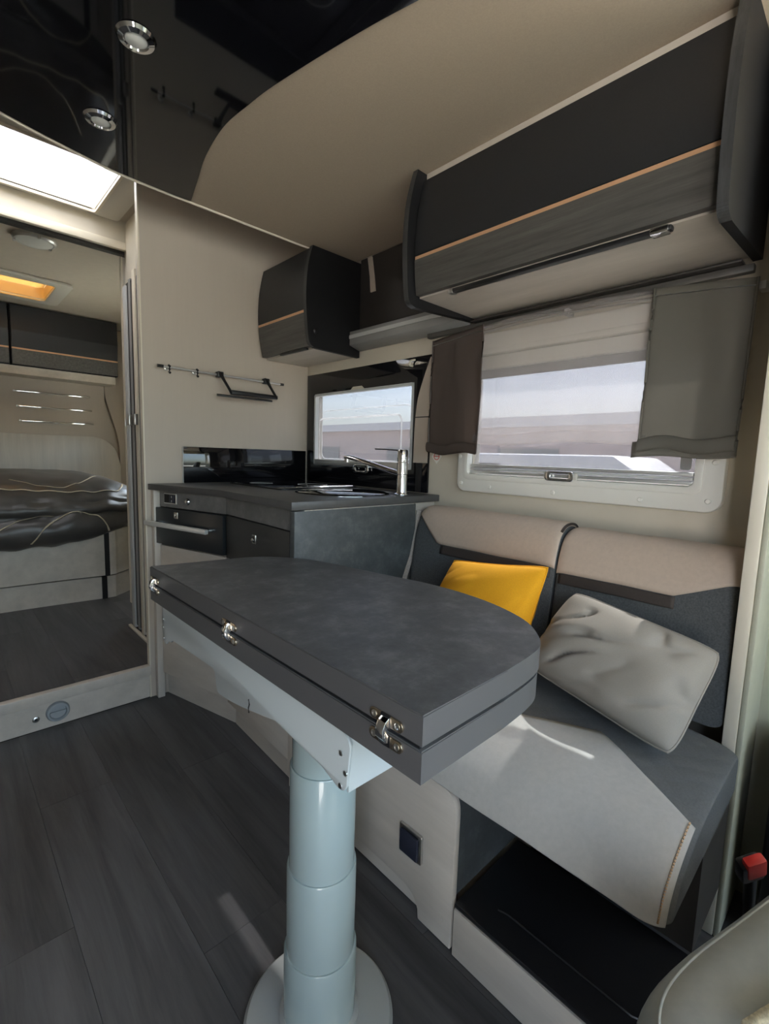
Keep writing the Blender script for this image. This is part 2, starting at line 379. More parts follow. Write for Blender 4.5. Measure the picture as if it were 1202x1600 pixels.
KW = (1.313, 1.0, 1.986, 1.344)             # kitchen window opening (y,z)
DW = (.331, 1.0, 1.023, 1.40)               # dinette window opening
hole_wall('wall_right', 'x', XW, XW+.04, .15, 5.0, -.05, 2.16, [KW, DW, (3.4, 1.08, 4.1, 1.48)], 'cream')
hole_wall('wall_left', 'x', -.84, -.80, -1.7, 5.0, -.05, 2.16, [(-1.2, .0, -.5, 1.85)], 'walnut')
struct(box('window_unseen', (XW+.012, 3.395, 1.075), (XW+.017, 4.105, 1.485), 'screenpane'))  # out-of-view window, added to bring more light into the bedroom
struct(box('wall_rear', (-.84, 5.0, -.05), (XW+.04, 5.04, 2.16), 'wallpanel'))
hole_wall('ceiling', 'z', ZC, ZC+.04, -.84, XW+.04, -1.7, 5.04, [(-.131, 2.129, .605, 2.586), (.239, 3.919, .671, 4.391)], 'ceil_rear')
# partition beside the kitchen
struct(box('wall_kitchen', (.622, YP, 0), (XW, YP+.024, ZC), 'wallpanel'))
struct(box('trim_kitchen_edge', (.617, YP-.001, 0), (.622, YP+.025, ZC), 'creamtrim'))
# wall of the side cubicle along the corridor, and the bedroom doorway
struct(hole_wall('wall_corridor', 'x', .735, .765, YP+.03, 2.66, ZR, ZC, [(YP+.06, ZR+.01, 2.60, 1.86)], 'cream'))
struct(box('wall_doorway_header', (-.80, 2.62, 2.0), (XW, 2.66, ZC), 'cream'))
struct(box('wall_doorway_side', (.765, 2.62, ZR), (XW, 2.66, 2.0), 'cream'))
struct(box('trim_doorway_head', (-.80, 2.60, 1.985), (.75, 2.62, 2.02), 'creamtrim', bev=.004))
struct(box('trim_doorway_jamb', (.736, 2.60, ZR), (.760, 2.62, 1.985), 'creamtrim', bev=.004))
struct(box('trim_door_track', (-.8, 2.665, 1.985), (.80, 2.70, 2.0), 'darkint'))
# cab end: dash wall below the windscreen, pillars
struct(box('wall_front', (-.84, -1.74, -.05), (XW+.04, -1.70, .75), 'cabwall'))
struct(box('trim_windscreen_header', (-.84, -1.74, 1.86), (XW+.04, -1.70, 2.16), 'cabwall'))
o = struct(box('window_windscreen', (-.80, -1.73, .75), (XW, -1.725, 1.86), 'screenpane'))
hole_wall('wall_cab_side', 'x', XW, XW+.04, -1.7, .15, -.05, 2.16, [(-1.45, 1.0, -.35, 1.65)], 'cabwall')

# ------------------------------------------------------------------ lowered bed ceiling
rear_edge = s2([(-.78, 1.30), (-.45, 1.42), (-.15, 1.53), (.174, 1.637), (.301, 1.674), (.455, 1.708), (.60, 1.716), (.679, 1.716)], 6)
inl = s2([(.679, 1.700), (.645, 1.56), (.612, 1.421), (.594, 1.267), (.602, 1.15), (.614, 1.049), (.654, .843), (.69, .695), (.76, .45), (.85, .15)], 8)
o = thing('drop_down_bed', 'lowered ceiling panel of beige cloth with a black gloss inlay, above the table', 'bed', (.3, .3, ZD))
outer = rear_edge+[(1.385, 1.716), (1.385, -.45), (-.78, -.45)]
prism('bed_underside', outer, 'z', ZD, ZD+.10, 'ceil', o)
black = [(x, y-.012) for x, y in rear_edge][:-1]+inl+[(.85, -.43), (-.76, -.43)]
prism('gloss_inlay', black, 'z', ZD-.004, ZD+.002, 'blackgloss', o)
bm = bmesh.new()
addtube(bm, [(x, y+.002, ZD+.001) for x, y in rear_edge+[(.9, 1.716), (1.385, 1.716)]], .006, 8)
obj('edge_trim', bm, 'creamtrim', o, smooth=60)
def spot(c, label):
    s = thing('ceiling_spotlight', label, 'ceiling light', (*c, ZD-.004), 'ceiling spotlights in the black inlay')
    lathe('chrome_ring', [(.021, -.004), (.024, -.009), (.034, -.006), (.038, 0), (.038, .0), (.021, 0)], (*c, ZD-.004), 'chrome', s)
    lathe('lens', [(.021, -.001), (.021, -.006), (.012, -.008), (.002, -.0085)], (*c, ZD-.004), 'led', s)
spot((.350, 1.143), 'round chrome ceiling spotlight in the black inlay, nearest the top of the photo')
spot((.360, 1.472), 'round chrome ceiling spotlight in the black inlay, nearest the skylight')

# ------------------------------------------------------------------ skylights and bedroom ceiling things
o = thing('skylight', 'bright open skylight with white frame above the corridor', 'skylight', (.24, 2.36, ZC))
bm = bmesh.new(); addframe(bm, rrect(-.20, 2.06, .70, 2.617, .02), rrect(-.12, 2.14, .594, 2.575, .012), 'z', ZC-.012, ZC-.001); obj('frame', bm, 'offwhite', o, bev=.003)
bm = bmesh.new(); addframe(bm, rrect(-.13, 2.13, .604, 2.585, .012), rrect(-.12, 2.14, .594, 2.575, .012), 'z', ZC-.02, ZC+.10); obj('shaft', bm, 'creamtrim', o)
box('pane', (-.13, 2.13, ZC+.10), (.604, 2.585, ZC+.105), 'roofpane', o)
box('blind_rail', (-.1, 2.17, ZC+.045), (.58, 2.20, ZC+.06), 'alu', o, bev=.003)
for x, y in ((.63, 2.09), (.655, 2.105)): lathe('latch_knob', [(.012, 0), (.012, -.008), (.008, -.012)], (x, y, ZC-.012), 'offwhite', o, 'z', 16)
o = thing('rear_skylight', 'small skylight with amber blind in the bedroom ceiling', 'skylight', (.45, 4.15, ZC))
bm = bmesh.new(); addframe(bm, rrect(.17, 3.84, .75, 4.46, .05), rrect(.25, 3.93, .66, 4.38, .03), 'z', ZC-.02, ZC-.001); obj('frame', bm, 'offwhite', o, bev=.006)
bm = bmesh.new(); addframe(bm, rrect(.24, 3.92, .67, 4.39, .03), rrect(.25, 3.93, .66, 4.38, .03), 'z', ZC-.001, ZC+.1); obj('shaft', bm, 'amber', o)
box('pane', (.24, 3.92, ZC+.10), (.67, 4.39, ZC+.105), 'roofpane', o)
box('amber_blind', (.252, 3.932, ZC+.07), (.658, 4.378, ZC+.072), 'amberpane', o)
box('blind_handle', (.28, 4.335, ZC-.03), (.63, 4.35, ZC-.021), 'amber', o, bev=.003)
o = thing('bedroom_ceiling_lamp', 'flat round frosted lamp on the bedroom ceiling', 'ceiling light', (.45, 3.17, ZC))
lathe('rim', [(.096, 0), (.096, -.014), (.088, -.022), (.080, -.022), (.080, 0)], (.45, 3.17, ZC-.001), 'alu', o)
lathe('diffuser', [(.080, -.01), (.079, -.022), (.05, -.032), (.002, -.035)], (.45, 3.17, ZC-.001), 'led', o)
for k in range(3):
    t = .6+k*2.094; x, y = .45+.09*math.cos(t), 3.17+.09*math.sin(t)
    box('clip', (x-.006, y-.008, ZC-.028), (x+.006, y+.008, ZC-.004), 'steel', o, bev=.002)

# ------------------------------------------------------------------ bedroom
o = thing('bed', 'bedroom bed on a pale panelled base with curved dark corner strip', 'bed', (.1, 4.0, ZR))
YB = 3.19
arc = lambda r: s2([(-.79, YB+.06-r), (.3, YB+.03-r), (.72, YB-.0-r*.9), (.80, YB+.03-r*.7), (.90, YB+.12-r*.5), (1.30, YB+.55)], 5)
def base_slab(name, r, z0, z1, m): prism(name, arc(r)+[(1.30, 4.885), (-.79, 4.885)], 'z', z0, z1, m, o)
base_slab('plinth', 0, ZR, ZR+.135, 'lightwood'); base_slab('side_panel', .026, ZR+.147, .56, 'lightwood')
prism('corner_strip', [(.715, YB-.024), (.742, YB-.023), (.742, YB+.01), (.715, YB+.01)], 'z', ZR+.141, .56, 'blackplastic', o)
prism('corner_strip', [(.70, YB-.012), (.727, YB-.010), (.727, YB+.02), (.70, YB+.02)], 'z', ZR, ZR+.135, 'blackplastic', o)
box('mattress', (-.74, YB+.06, .561), (1.02, 4.88, .70), 'offwhite', o, bev=.04, seg=3)
def duv(u, v):
    x = -.79+1.80*u
    prof = [(4.84, .83), (4.5, .86), (4.1, .87), (3.7, .865), (3.4, .85), (3.22, .815), (3.12, .765), (3.075, .71), (3.095, .675), (3.07, .63), (3.06, .575), (3.09, .525), (3.14, .505)]
    t = v*(len(prof)-1); i = min(int(t), len(prof)-2); f = t-i
    g = lambda j: Vector((0, *prof[max(0, min(len(prof)-1, j))]))
    a, b, c, d = g(i-1), g(i), g(i+1), g(i+2)
    p = .5*((2*b)+(-a+c)*f+(2*a-5*b+4*c-d)*f*f+(-a+3*b-3*c+d)*f**3)
    e = max(0, (x-.62)/.39)
    y, z = p.y, p.z
    z -= .10*e**3*(v < .5)+.06*e**3; y += .30*e**2*(v > .3)*min(1, (v-.3)*3)
    if v > .62: z += .11*max(0, min(1, (x-.45)/.4))**1.5*(v-.62)/.38
    q = Vector((x*3.2, v*5, 1.3))
    n = noise.noise(q)*.022+noise.noise(q*2.7)*.010+noise.noise(Vector((x*12, v*7, 4)))*.014*(v > .4)
    return Vector((x, y-n*(v > .5)*.8, z+n*.9))
dv = thing('duvet', 'dark satin duvet with cream curved lines on the bedroom bed', 'bedding', (.1, 4.0, .85))
surf('cover', duv, 90, 60, 'duvet', dv, .03)
def duvline(pts, r=.005):
    P = s2(pts, 14)
    q = []
    for u, v in P:
        c = duv(u, v); e = .004; du = duv(min(1, u+e), v)-c; dw = duv(u, min(1, v+e))-c
        n = du.cross(dw).normalized()
        if n.z+(-n.y) < 0: n = -n
        q.append(c+n*.0165)
    bm = bmesh.new(); addtube(bm, q, r, 6, True, .5); obj('printed_line', bm, 'duvetline', dv, smooth=60)
X2U = lambda x: (x+.79)/1.8
duvline([(X2U(.2), .44), (X2U(.45), .45), (X2U(.65), .455), (X2U(.80), .44), (X2U(.86), .36)], .006)
duvline([(X2U(.33), .98), (X2U(.37), .86), (X2U(.46), .74), (X2U(.55), .69), (X2U(.64), .71), (X2U(.70), .80), (X2U(.725), .92)], .006)
duvline([(X2U(.16), .86), (X2U(.25), .76), (X2U(.36), .68), (X2U(.47), .65), (X2U(.55), .67)], .004)
duvline([(X2U(.30), .36), (X2U(.45), .42), (X2U(.6), .40), (X2U(.75), .30)], .004)
duvline([(X2U(-.2), .5), (X2U(0), .62), (X2U(.1), .75), (X2U(.13), .95)], .005)
hb = thing('headboard', 'pale headboard with rounded corner behind the bedroom bed', 'headboard', (.1, 4.9, .55))
pts = [(-.79, .5), (1.265, .5)]+s2([(1.265, .86), (1.255, .94), (1.215, 1.05), (1.14, 1.12), (1.05, 1.145)], 5)+[(-.79, 1.15)]
prism('panel', pts, 'y', 4.89, 4.925, 'lightwood_v', hb, bev=.004)
struct(box('trim_rear_lining', (-.79, 4.935, .5), (1.16, 4.99, 1.60), 'wallpanel'))
struct(prism('trim_rear_corner', [(1.385, .55), (1.385, 2.1), (1.24, 2.1), (1.19, 1.63)]+s2([(1.165, 1.62), (1.17, 1.50), (1.215, 1.33), (1.26, 1.15), (1.275, .95), (1.27, .55)], 6), 'y', 4.941, 4.99, 'wallpanel'))
for k, (xa, xb, z) in enumerate(((.515, 1.045, 1.49), (.53, 1.055, 1.37), (.545, 1.065, 1.252))):
    r = thing('wall_rail', ('upper', 'middle', 'lowest')[k]+' thin chrome decor bar on the wall above the headboard', 'decor bar', (xa, 4.93, z), 'decor bars above the headboard')
    box('bar', (xa, 4.918, z-.007), (xb, 4.934, z+.007), 'chrome', r, bev=.004); box('end_cap', (xa-.012, 4.917, z-.008), (xa, 4.934, z+.008), 'steel', r, bev=.002)
for k, (xa, xb) in enumerate(((.482, 1.215), (-.27, .472))):
    c = thing('bedroom_locker', ('dark overhead locker with copper strip in the bedroom, by the doorway' if k == 0 else 'dark overhead locker with copper strip in the bedroom, at the left photo edge'), 'cabinet', (xa, 4.8, 1.66), 'bedroom overhead lockers')
    box('body', (xa, 4.70, 1.665), (xb, 4.93, 2.11), 'blackside', c)
    prism('upper_flap', [(4.70, 1.795), (4.675, 1.795), (4.66, 1.92), (4.668, 2.108), (4.70, 2.108)], 'x', xa+.004, xb-.004, 'anthra', c)
    box('copper_strip', (xa+.004, 4.674, 1.783), (xb-.004, 4.70, 1.794), 'copper', c)
    prism('lower_flap', [(4.70, 1.672), (4.69, 1.672), (4.678, 1.782), (4.70, 1.782)], 'x', xa+.004, xb-.004, 'graindark', c)
struct(box('trim_locker_sill', (-.79, 4.72, 1.60), (1.20, 4.93, 1.663), 'lightwood'))

# ------------------------------------------------------------------ corridor side: folding doors and profiles
o = thing('sliding_door', 'pale edge of the bedroom sliding door in the doorway', 'door', (.74, 2.75, ZR))
box('leaf', (.735, 2.70, ZR+.09), (.790, 2.722, 1.985), 'lightwood_v', o, bev=.002); box('edge_band', (.728, 2.698, ZR+.09), (.735, 2.724, 1.985), 'creamtrim', o)
box('handle_latch', (.722, 2.692, 1.16), (.748, 2.70, 1.20), 'steel', o, bev=.002)
o = thing('shower_door', 'narrow aluminium framed folding shower door beside the corridor', 'door', (.71, 2.35, ZR))
def stile(y, wd, xx, m, z1): return box('stile', (xx, y, ZR+.006), (xx+.016, y+wd, z1), m, o, bev=.003)
stile(2.545, .045, .700, 'alulight', 1.81); stile(2.49, .03, .706, 'alupaint', 1.83); stile(2.405, .04, .700, 'creamtrim', 1.85); stile(2.345, .028, .700, 'alulight', 1.875); stile(2.22, .03, .700, 'creamtrim', 1.90)
box('glazing', (.708, 2.235, ZR+.02), (.713, 2.56, 1.82), 'darkint', o)
box('latch', (.684, 2.485, 1.16), (.700, 2.52, 1.21), 'steel', o, bev=.003)
box('latch', (.684, 2.40, 1.16), (.700, 2.425, 1.21), 'steel', o, bev=.003)
bm = bmesh.new(); addbox(bm, (.682, YP+.03, ZR+.0), (.698, 2.60, ZR+.012)); obj('bottom_track', bm, 'creamtrim', o, bev=.003)
o = thing('narrow_shelf_unit', 'dark narrow cupboard slot with small shelves behind the kitchen partition edge', 'cabinet', (.71, 2.14, ZR))
box('back', (.728, YP+.03, ZR+.02), (.733, 2.215, 1.86), 'darkint', o)
for z in (.95, 1.05, 1.22, 1.30, 1.37): box('shelf', (.700, YP+.04, z), (.727, 2.205, z+.006), 'alu', o)
tube('door_edge', spline([(.665, YP+.045, 1.62), (.672, YP+.06, 1.40), (.675, YP+.075, 1.1), (.66, YP+.05, .7), (.652, YP+.04, .3)], 6), .006, 'creamtrim', o, 8)
prism('corner_cover', [(2.10, 1.87), (2.52, 1.83), (2.60, 1.80), (2.60, 2.10), (2.10, 2.10)], 'x', .725, .734, 'cream', o)

# ------------------------------------------------------------------ kitchen
A_, B_, C_ = Vector((.655, 2.045, 0)), Vector((.766, 1.645, 0)), Vector((.752, 1.19, 0))
def seg_panel(name, P, Q, s0, s1, z0, z1, d0, d1, m, parent, bev=.002, label=None):
    """panel on the vertical plane through P,Q (s in metres from P), from depth d0 to d1 outwards (-x side)"""
    d = (Q-P).normalized(); n = Vector((d.y, -d.x, 0))
    if n.x > 0: n = -n
    bm = bmesh.new(); pts = []
    c = [P+d*s0+n*d0, P+d*s1+n*d0, P+d*s1+n*d1, P+d*s0+n*d1]
    addprism(bm, [(p.x, p.y) for p in c], 'z', z0, z1)
    return obj(name, bm, m, parent, bev=bev, label=label)
def seg_pt(P, Q, s, d): 
    t = (Q-P).normalized(); n = Vector((t.y, -t.x, 0)); n = -n if n.x > 0 else n
    return P+t*s+n*d
LAB = (B_-A_).length; LBC = (C_-B_).length
k1 = thing('oven_cabinet', 'pale kitchen base cabinet housing the oven, beside the step', 'cabinet', (.9, 1.85, 0))
prism('body', [(.672, YP-.003), (XW-.004, YP-.003), (XW-.004, 1.645), (.775, 1.645)], 'z', .10, .665, 'lightwood_v', k1)
prism('upper_body', [(.672, YP-.003), (XW-.004, YP-.003), (XW-.004, 1.645), (.775, 1.645)], 'z', .825, .886, 'blackside', k1)
prism('plinth', [(.69, YP-.003), (1.2, YP-.003), (1.2, 1.648), (.80, 1.648)], 'z', 0, .10, 'lightwood', k1)
box('side_stile', (.640, 2.028, .0), (.668, YP-.002, .886), 'lightwood_v', k1, bev=.002)
seg_panel('lower_door', A_, B_, .022, LAB-.004, .112, .662, -.016, 0, 'lightwood', k1)
seg_panel('control_fascia', A_, B_, .022, LAB, .822, .886, -.02, -.002, 'fascia', k1, 0)
kp = seg_panel('switch_panel', A_, B_, .055, .135, .836, .878, -.002, .003, 'alu', k1, .002)
seg_panel('switch_recess', A_, B_, .060, .130, .840, .874, .003, .0045, 'blackplastic', kp, 0)
seg_panel('rotary_switch', A_, B_, .096, .126, .842, .872, .0045, .008, 'navyplastic', kp, .001)
for zz in (.849, .865):
    p = seg_pt(A_, B_, .111, .0085); lathe('dial', [(.005, 0), (.005, .001)], (p.x, p.y, zz), 'alu', kp, 'x', 12)
p = seg_pt(A_, B_, .205, 0)
lathe('push_lock', [(.014, 0), (.014, -.004), (.010, -.010), (.006, -.012), (.002, -.010)], (p.x, p.y, .853), 'chrome', k1, 'x', 24)
ov = thing('oven', 'black oven front with a steel bar handle under the worktop', 'oven', (.75, 1.85, .67))
prism('cavity', [(.69, 2.04), (1.15, 2.04), (1.15, 1.66), (.79, 1.66)], 'z', .668, .822, 'blackside', ov)
seg_panel('door', A_, B_, .008, LAB-.002, .670, .818, -.014, .012, 'oven', ov, .002)
hp = [seg_pt(A_, B_, s, .052) for s in (-.005, LAB-.045)]
d = (hp[1]-hp[0]).normalized()
hz = .757
seg_panel('handle', A_, B_, -.008, LAB-.05, hz-.010, hz+.008, .036, .052, 'satin', ov, .003)
for s in (.012, LAB-.075): seg_panel('handle_post', A_, B_, s, s+.022, hz-.006, hz+.006, .012, .040, 'chrome', ov, .002)
def latch(P, Q, s, z, par, hw=.013):
    b_ = seg_panel('latch', P, Q, s-hw, s+hw, z-.015, z+.015, 0.0, .004, 'steel', par, .002)
    seg_panel('latch_recess', P, Q, s-hw*.7, s+hw*.7, z-.010, z+.010, .004, .0046, 'blackplastic', b_, 0)
    q = seg_pt(P, Q, s, .006); lathe('latch_knob', [(.006, 0), (.006, -.004), (.003, -.006)], (q.x, q.y, z-.002), 'chrome', b_, 'x', 14)
seg_panel('latch', A_, B_, .135, .158, .782, .808, .012, .016, 'steel', ov, .002)
q = seg_pt(A_, B_, .147, .016); lathe('latch_knob', [(.007, 0), (.007, -.004), (.004, -.006)], (q.x, q.y, .795), 'chrome', ov, 'x', 14)
k2 = thing('sink_cabinet', 'kitchen base cabinet with dark drawer and folding slate end flap, beside the bench', 'cabinet', (1.05, 1.4, 0))
prism('body', [(.78, 1.642), (XW-.004, 1.642), (XW-.004, 1.205), (.768, 1.205)], 'z', .10, .72, 'lightwood_v', k2)
prism('plinth', [(.80, 1.642), (1.3, 1.642), (1.3, 1.215), (.785, 1.215)], 'z', 0, .10, 'lightwood', k2)
box('end_panel', (.765, 1.187, .0), (XW-.004, 1.204, .886), 'lightwood_v', k2)
seg_panel('control_fascia', B_, C_, 0, LBC, .824, .886, -.02, -.002, 'fascia', k2, 0)
dr = seg_panel('drawer', B_, C_, .003, LBC-.003, .662, .820, -.016, 0, 'drawer', k2)
latch(B_, C_, .23, .765, dr)
seg_panel('lower_door', B_, C_, .003, LBC-.003, .10, .656, -.016, 0, 'lightwood', k2)
fp = [(.748, .884), (1.262, .884), (1.262, .80)]+s2([(1.262, .70), (1.256, .62), (1.235, .57), (1.19, .54)], 5)+[(.748, .53)]
fl_ = prism('folding_flap', fp, 'y', 1.160, 1.184, 'concrete2', k2, bev=.0015)
box('flap_hinge', (.78, 1.158, .884), (1.25, 1.184, .8865), 'alu', k2)
bm = bmesh.new()
pts = [(1.275, .86), (1.27, .80), (1.245, .70), (1.205, .605), (1.19, .545)]
for (xa, za), (xb, zb) in zip(pts[:-1], pts[1:]):
    vs_ = [bm.verts.new(c) for c in ((xa-.011, 1.157, za), (xa+.011, 1.155, za), (xb+.011, 1.155, zb), (xb-.011, 1.157, zb))]; bm.faces.new(vs_)
st = obj('support_strap', bm, 'strap', k2); md = st.modifiers.new('t', 'SOLIDIFY'); md.thickness = .002
# worktop
wt = thing('worktop', 'dark grey kitchen worktop with angled front edge', 'worktop', (1.0, 1.6, .887))
wo_pts = [(.628, YP-.002), (.628, 2.045), (.745, 1.645), (.738, 1.16), (1.392, 1.16), (1.392, YP-.002)]
HOB = [(.955, 1.99), (1.30, 1.99), (1.30, 1.60), (.955, 1.60)]
prism('slab', wo_pts, 'z', .8875, .912, 'worktop', wt, bev=.002)
h = thing('hob', 'flush black glass hob on the worktop', 'hob', (1.15, 1.8, .912))
prism('glass', rrect(.945, 1.56, 1.33, 2.0, .03), 'z', .9125, .919, 'blackglass', h, bev=.002)
bm = bmesh.new(); addframe(bm, rrect(.942, 1.557, 1.333, 2.003, .031), rrect(.947, 1.562, 1.328, 1.998, .028), 'z', .9122, .9175); obj('rim', bm, 'blackplastic', h)
tube('lid_edge', [(1.02, 1.568, .9205), (1.30, 1.568, .9205)], .003, 'chrome', h, 8)
for x, y, r in ((1.04, 1.88, .05), (1.20, 1.72, .065)):
    bm = bmesh.new(); addframe(bm, [(x+r*math.cos(t*.2618), y+r*math.sin(t*.2618)) for t in range(24)], [(x+(r-.004)*math.cos(t*.2618), y+(r-.004)*math.sin(t*.2618)) for t in range(24)], 'z', .919, .9194); obj('burner_ring', bm, 'alupaint', h)
s = thing('sink', 'round black sink with glass lid set in the worktop', 'sink', (1.08, 1.36, .912))
lathe('lid', [(.163, .0005), (.165, .005), (.160, .0075), (.01, .008)], (1.085, 1.365, .912), 'blackglass', s, n=56)
lathe('rim', [(.172, .0005), (.172, .003), (.166, .0035), (.166, .0005)], (1.085, 1.365, .912), 'chrome', s, n=56)
t = thing('faucet', 'chrome single lever kitchen faucet with long spout beside the sink', 'faucet', (1.24, 1.215, .912))
c = (1.24, 1.215, .912)
lathe('body', [(.027, .0005), (.027, .005), (.021, .008), (.019, .015), (.019, .075), (.0205, .077), (.0205, .118), (.019, .120), (.019, .122)], c, 'chrome', t)
lathe('cartridge_cap', [(.0195, .122), (.020, .126), (.020, .160), (.017, .165), (.005, .166)], c, 'chrome', t)
tube('spout', spline([(1.24, 1.225, .99), (1.22, 1.30, 1.008), (1.20, 1.38, 1.028), (1.19, 1.45, 1.042), (1.186, 1.475, 1.042)], 6), .013, 'chrome', t, 16, flat=.7)
lathe('spout_nozzle', [(.011, 0), (.011, -.012), (.008, -.014)], (1.187, 1.468, 1.036), 'steel', t, 'z', 20)
tube('lever', [(1.235, 1.225, 1.074), (1.215, 1.275, 1.0765), (1.20, 1.318, 1.077)], .005, 'blackplastic', t, 10, flat=.5)
# splashback on the partition
sp = thing('splashback', 'glossy black splashback strip on the partition behind the hob', 'splashback', (1.08, YP, .913))
prism('glass_strip', [(.770, .913), (1.386, .913), (1.386, 1.066), (.770, 1.066)], 'y', YP-.010, YP-.001, 'blackglass', sp, bev=.0015)
box('edge_profile', (.768, YP-.0105, .913), (.7695, YP-.001, 1.066), 'alu', sp)
# utensil rail
r = thing('utensil_rail', 'thin glass-and-metal hanging rail on the greige partition wall', 'rail', (.95, YP, 1.38))
tube('bar', [(.672, YP-.030, 1.381), (1.232, YP-.030, 1.376)], .0045, 'alu', r, 10)
tube('bar_tip', [(1.222, YP-.030, 1.376), (1.240, YP-.030, 1.376)], .006, 'blackplastic', r, 10)
tube('bar_tip', [(.668, YP-.030, 1.381), (.69, YP-.030, 1.381)], .006, 'blackplastic', r, 10)
for x in (.712, .825, 1.16):
    bx_ = tube('bracket', [(x, YP-.001, 1.38), (x, YP-.030, 1.38)], .006, 'steel', r, 10); lathe('bracket_foot', [(.011, 0), (.011, -.004), (.008, -.006)], (x, YP-.001, 1.38), 'steel', r, 'y', 16)
for x in (.712, .825):
    hk = tube('hook', [(x, YP-.030, 1.387), (x, YP-.037, 1.384), (x, YP-.037, 1.372), (x, YP-.033, 1.362), (x, YP-.04, 1.358)], .005, 'blackplastic', r, 8)
ph = thing('paper_roll_holder', 'black plastic roll holder hanging from the rail on the partition', 'holder', (1.02, 2.0, 1.29))
for x in (.925, 1.148):
    tube('hanging_arm', [(x-.006, YP-.030, 1.389), (x, YP-.039, 1.381), (x+.012, YP-.05, 1.352), (x+.030, YP-.062, 1.315), (x+.036, YP-.062, 1.305)], [.012, .013, .010, .010, .010], 'blackplastic', ph, 10, flat=.6)
    box('rail_clip', (x-.016, YP-.044, 1.368), (x+.012, YP-.016, 1.392), 'blackplastic', ph, bev=.004)
box('cross_bar', (.958, YP-.069, 1.298), (1.188, YP-.056, 1.317), 'blackplastic', ph, bev=.004)
prism('cutter_strip', [(YP-.085, 1.282), (YP-.05, 1.286), (YP-.05, 1.297), (YP-.085, 1.290)], 'x', .900, 1.150, 'blackplastic', ph, bev=.002)

# ------------------------------------------------------------------ kitchen window
o = struct(box('window_1', (XW+.012, KW[0]-.002, KW[1]-.002), (XW+.020, KW[2]+.002, KW[3]+.002), 'pane'), 'kitchen window pane of tinted acrylic')
ins = [(1.262, .938), (2.052, .938), (2.052, 1.438), (1.262, 1.438)]
def ring_rect(a0, b0, a1, b1): return [(a0, b0), (a1, b0), (a1, b1), (a0, b1)]
frame('gloss_surround', ring_rect(1.225, .914, 2.050, 1.440), ring_rect(KW[0], KW[1], KW[2], KW[3]), 'x', XW-.008, XW+.002, 'blackgloss', o, bev=.001)
frame('inner_frame', rrect(KW[0]-.0, KW[1]-.0, KW[2]+.0, KW[3]+.0, .012), rrect(KW[0]+.010, KW[1]+.010, KW[2]-.010, KW[3]-.010, .012), 'x', XW-.011, XW+.010, 'alulight', o)
prism('latch_notch', [(1.61, KW[3]-.002), (1.63, KW[3]+.013), (1.69, KW[3]+.013), (1.71, KW[3]-.002)], 'x', XW-.0095, XW-.006, 'cream', o)
box('bottom_rail', (XW-.012, KW[0]+.01, KW[1]), (XW+.008, KW[2]-.01, KW[1]+.028), 'alu', o, bev=.003)
frame('pane_moulding', rrect(1.40, 1.02, 1.99, 1.23, .03), rrect(1.408, 1.028, 1.982, 1.222, .026), 'x', XW+.020, XW+.0215, 'acrylicedge', o)
frame('pane_moulding', rrect(1.345, 1.03, 1.96, 1.265, .03), rrect(1.3485, 1.0335, 1.9565, 1.2615, .03), 'x', XW+.020, XW+.021, 'acrylicedge', o)
frame('latch', rrect(1.56, .975, 1.665, 1.012, .012), rrect(1.578, .984, 1.647, 1.003, .008), 'x', XW-.022, XW-.012, 'chrome', o, bev=.002)
prism('painted_reflection', [(1.228, 1.03)]+[(1.303, 1.03), (1.302, 1.16)]+s2([(1.300, 1.20), (1.290, 1.28), (1.262, 1.36), (1.232, 1.43)], 5)+[(1.228, 1.43)], 'x', XW-.0095, XW-.007, 'wallpanel', o, smooth=35)  # beige reflection in the gloss surround, put in as a coloured plate
box('reflection_line', (XW-.0105, 1.228, 1.205), (XW-.009, 1.300, 1.209), 'blackplastic', o)  # dark line within that painted reflection, laid on as a thin strip
tube('wall_hook', spline([(XW-.010, 1.31, 1.428), (XW-.02, 1.325, 1.425), (XW-.02, 1.33, 1.41), (XW-.014, 1.318, 1.405)], 5), .004, 'cream', o, 8)
box('side_socket', (XW-.013, 1.255, .914), (XW-.009, 1.285, 1.03), 'blackplastic', o, bev=.002)
# warning sticker (no-smoking mark)
s = thing('warning_sticker', 'small white diamond sticker with red ring mark beside the brown curtain', 'sticker', (XW, 1.188, 1.057))
prism('backing', [(1.188, 1.085), (1.163, 1.057), (1.188, 1.029), (1.213, 1.057)], 'x', XW-.002, XW-.0005, 'white', s)
frame('ring_mark', [(1.188+.014*math.cos(k*.2618), 1.057+.014*math.sin(k*.2618)) for k in range(24)], [(1.188+.011*math.cos(k*.2618), 1.057+.011*math.sin(k*.2618)) for k in range(24)], 'x', XW-.0026, XW-.002, 'text', s)
prism('bar_mark', rrect(1.177, 1.0555, 1.199, 1.0585, .001, 2), 'x', XW-.0026, XW-.002, 'text', s)

# ------------------------------------------------------------------ dinette window
o = struct(box('window_2', (XW+.012, DW[0]-.004, DW[1]-.004), (XW+.020, DW[2]+.004, DW[3]+.004), 'pane'), 'dinette window pane of tinted acrylic')
frame('moulded_frame', rrect(.266, .936, 1.072, 1.470, .035), rrect(DW[0], DW[1], DW[2], DW[3], .016), 'x', XW-.022, XW+.010, 'white', o, bev=.006)
frame('inner_lip', rrect(DW[0]-.02, DW[1]-.02, DW[2]+.02, DW[3]+.02, .02), rrect(DW[0]-.002, DW[1]-.002, DW[2]+.002, DW[3]+.002, .016), 'x', XW-.026, XW-.020, 'white', o, bev=.002)
for z0, z1, m in ((1.002, 1.012, 'alu'), (1.014, 1.022, 'alulight'), (1.024, 1.034, 'alu')): box('bottom_rail', (XW-.014, DW[0]+.003, z0), (XW+.008, DW[2]-.003, z1), m, o, bev=.002)
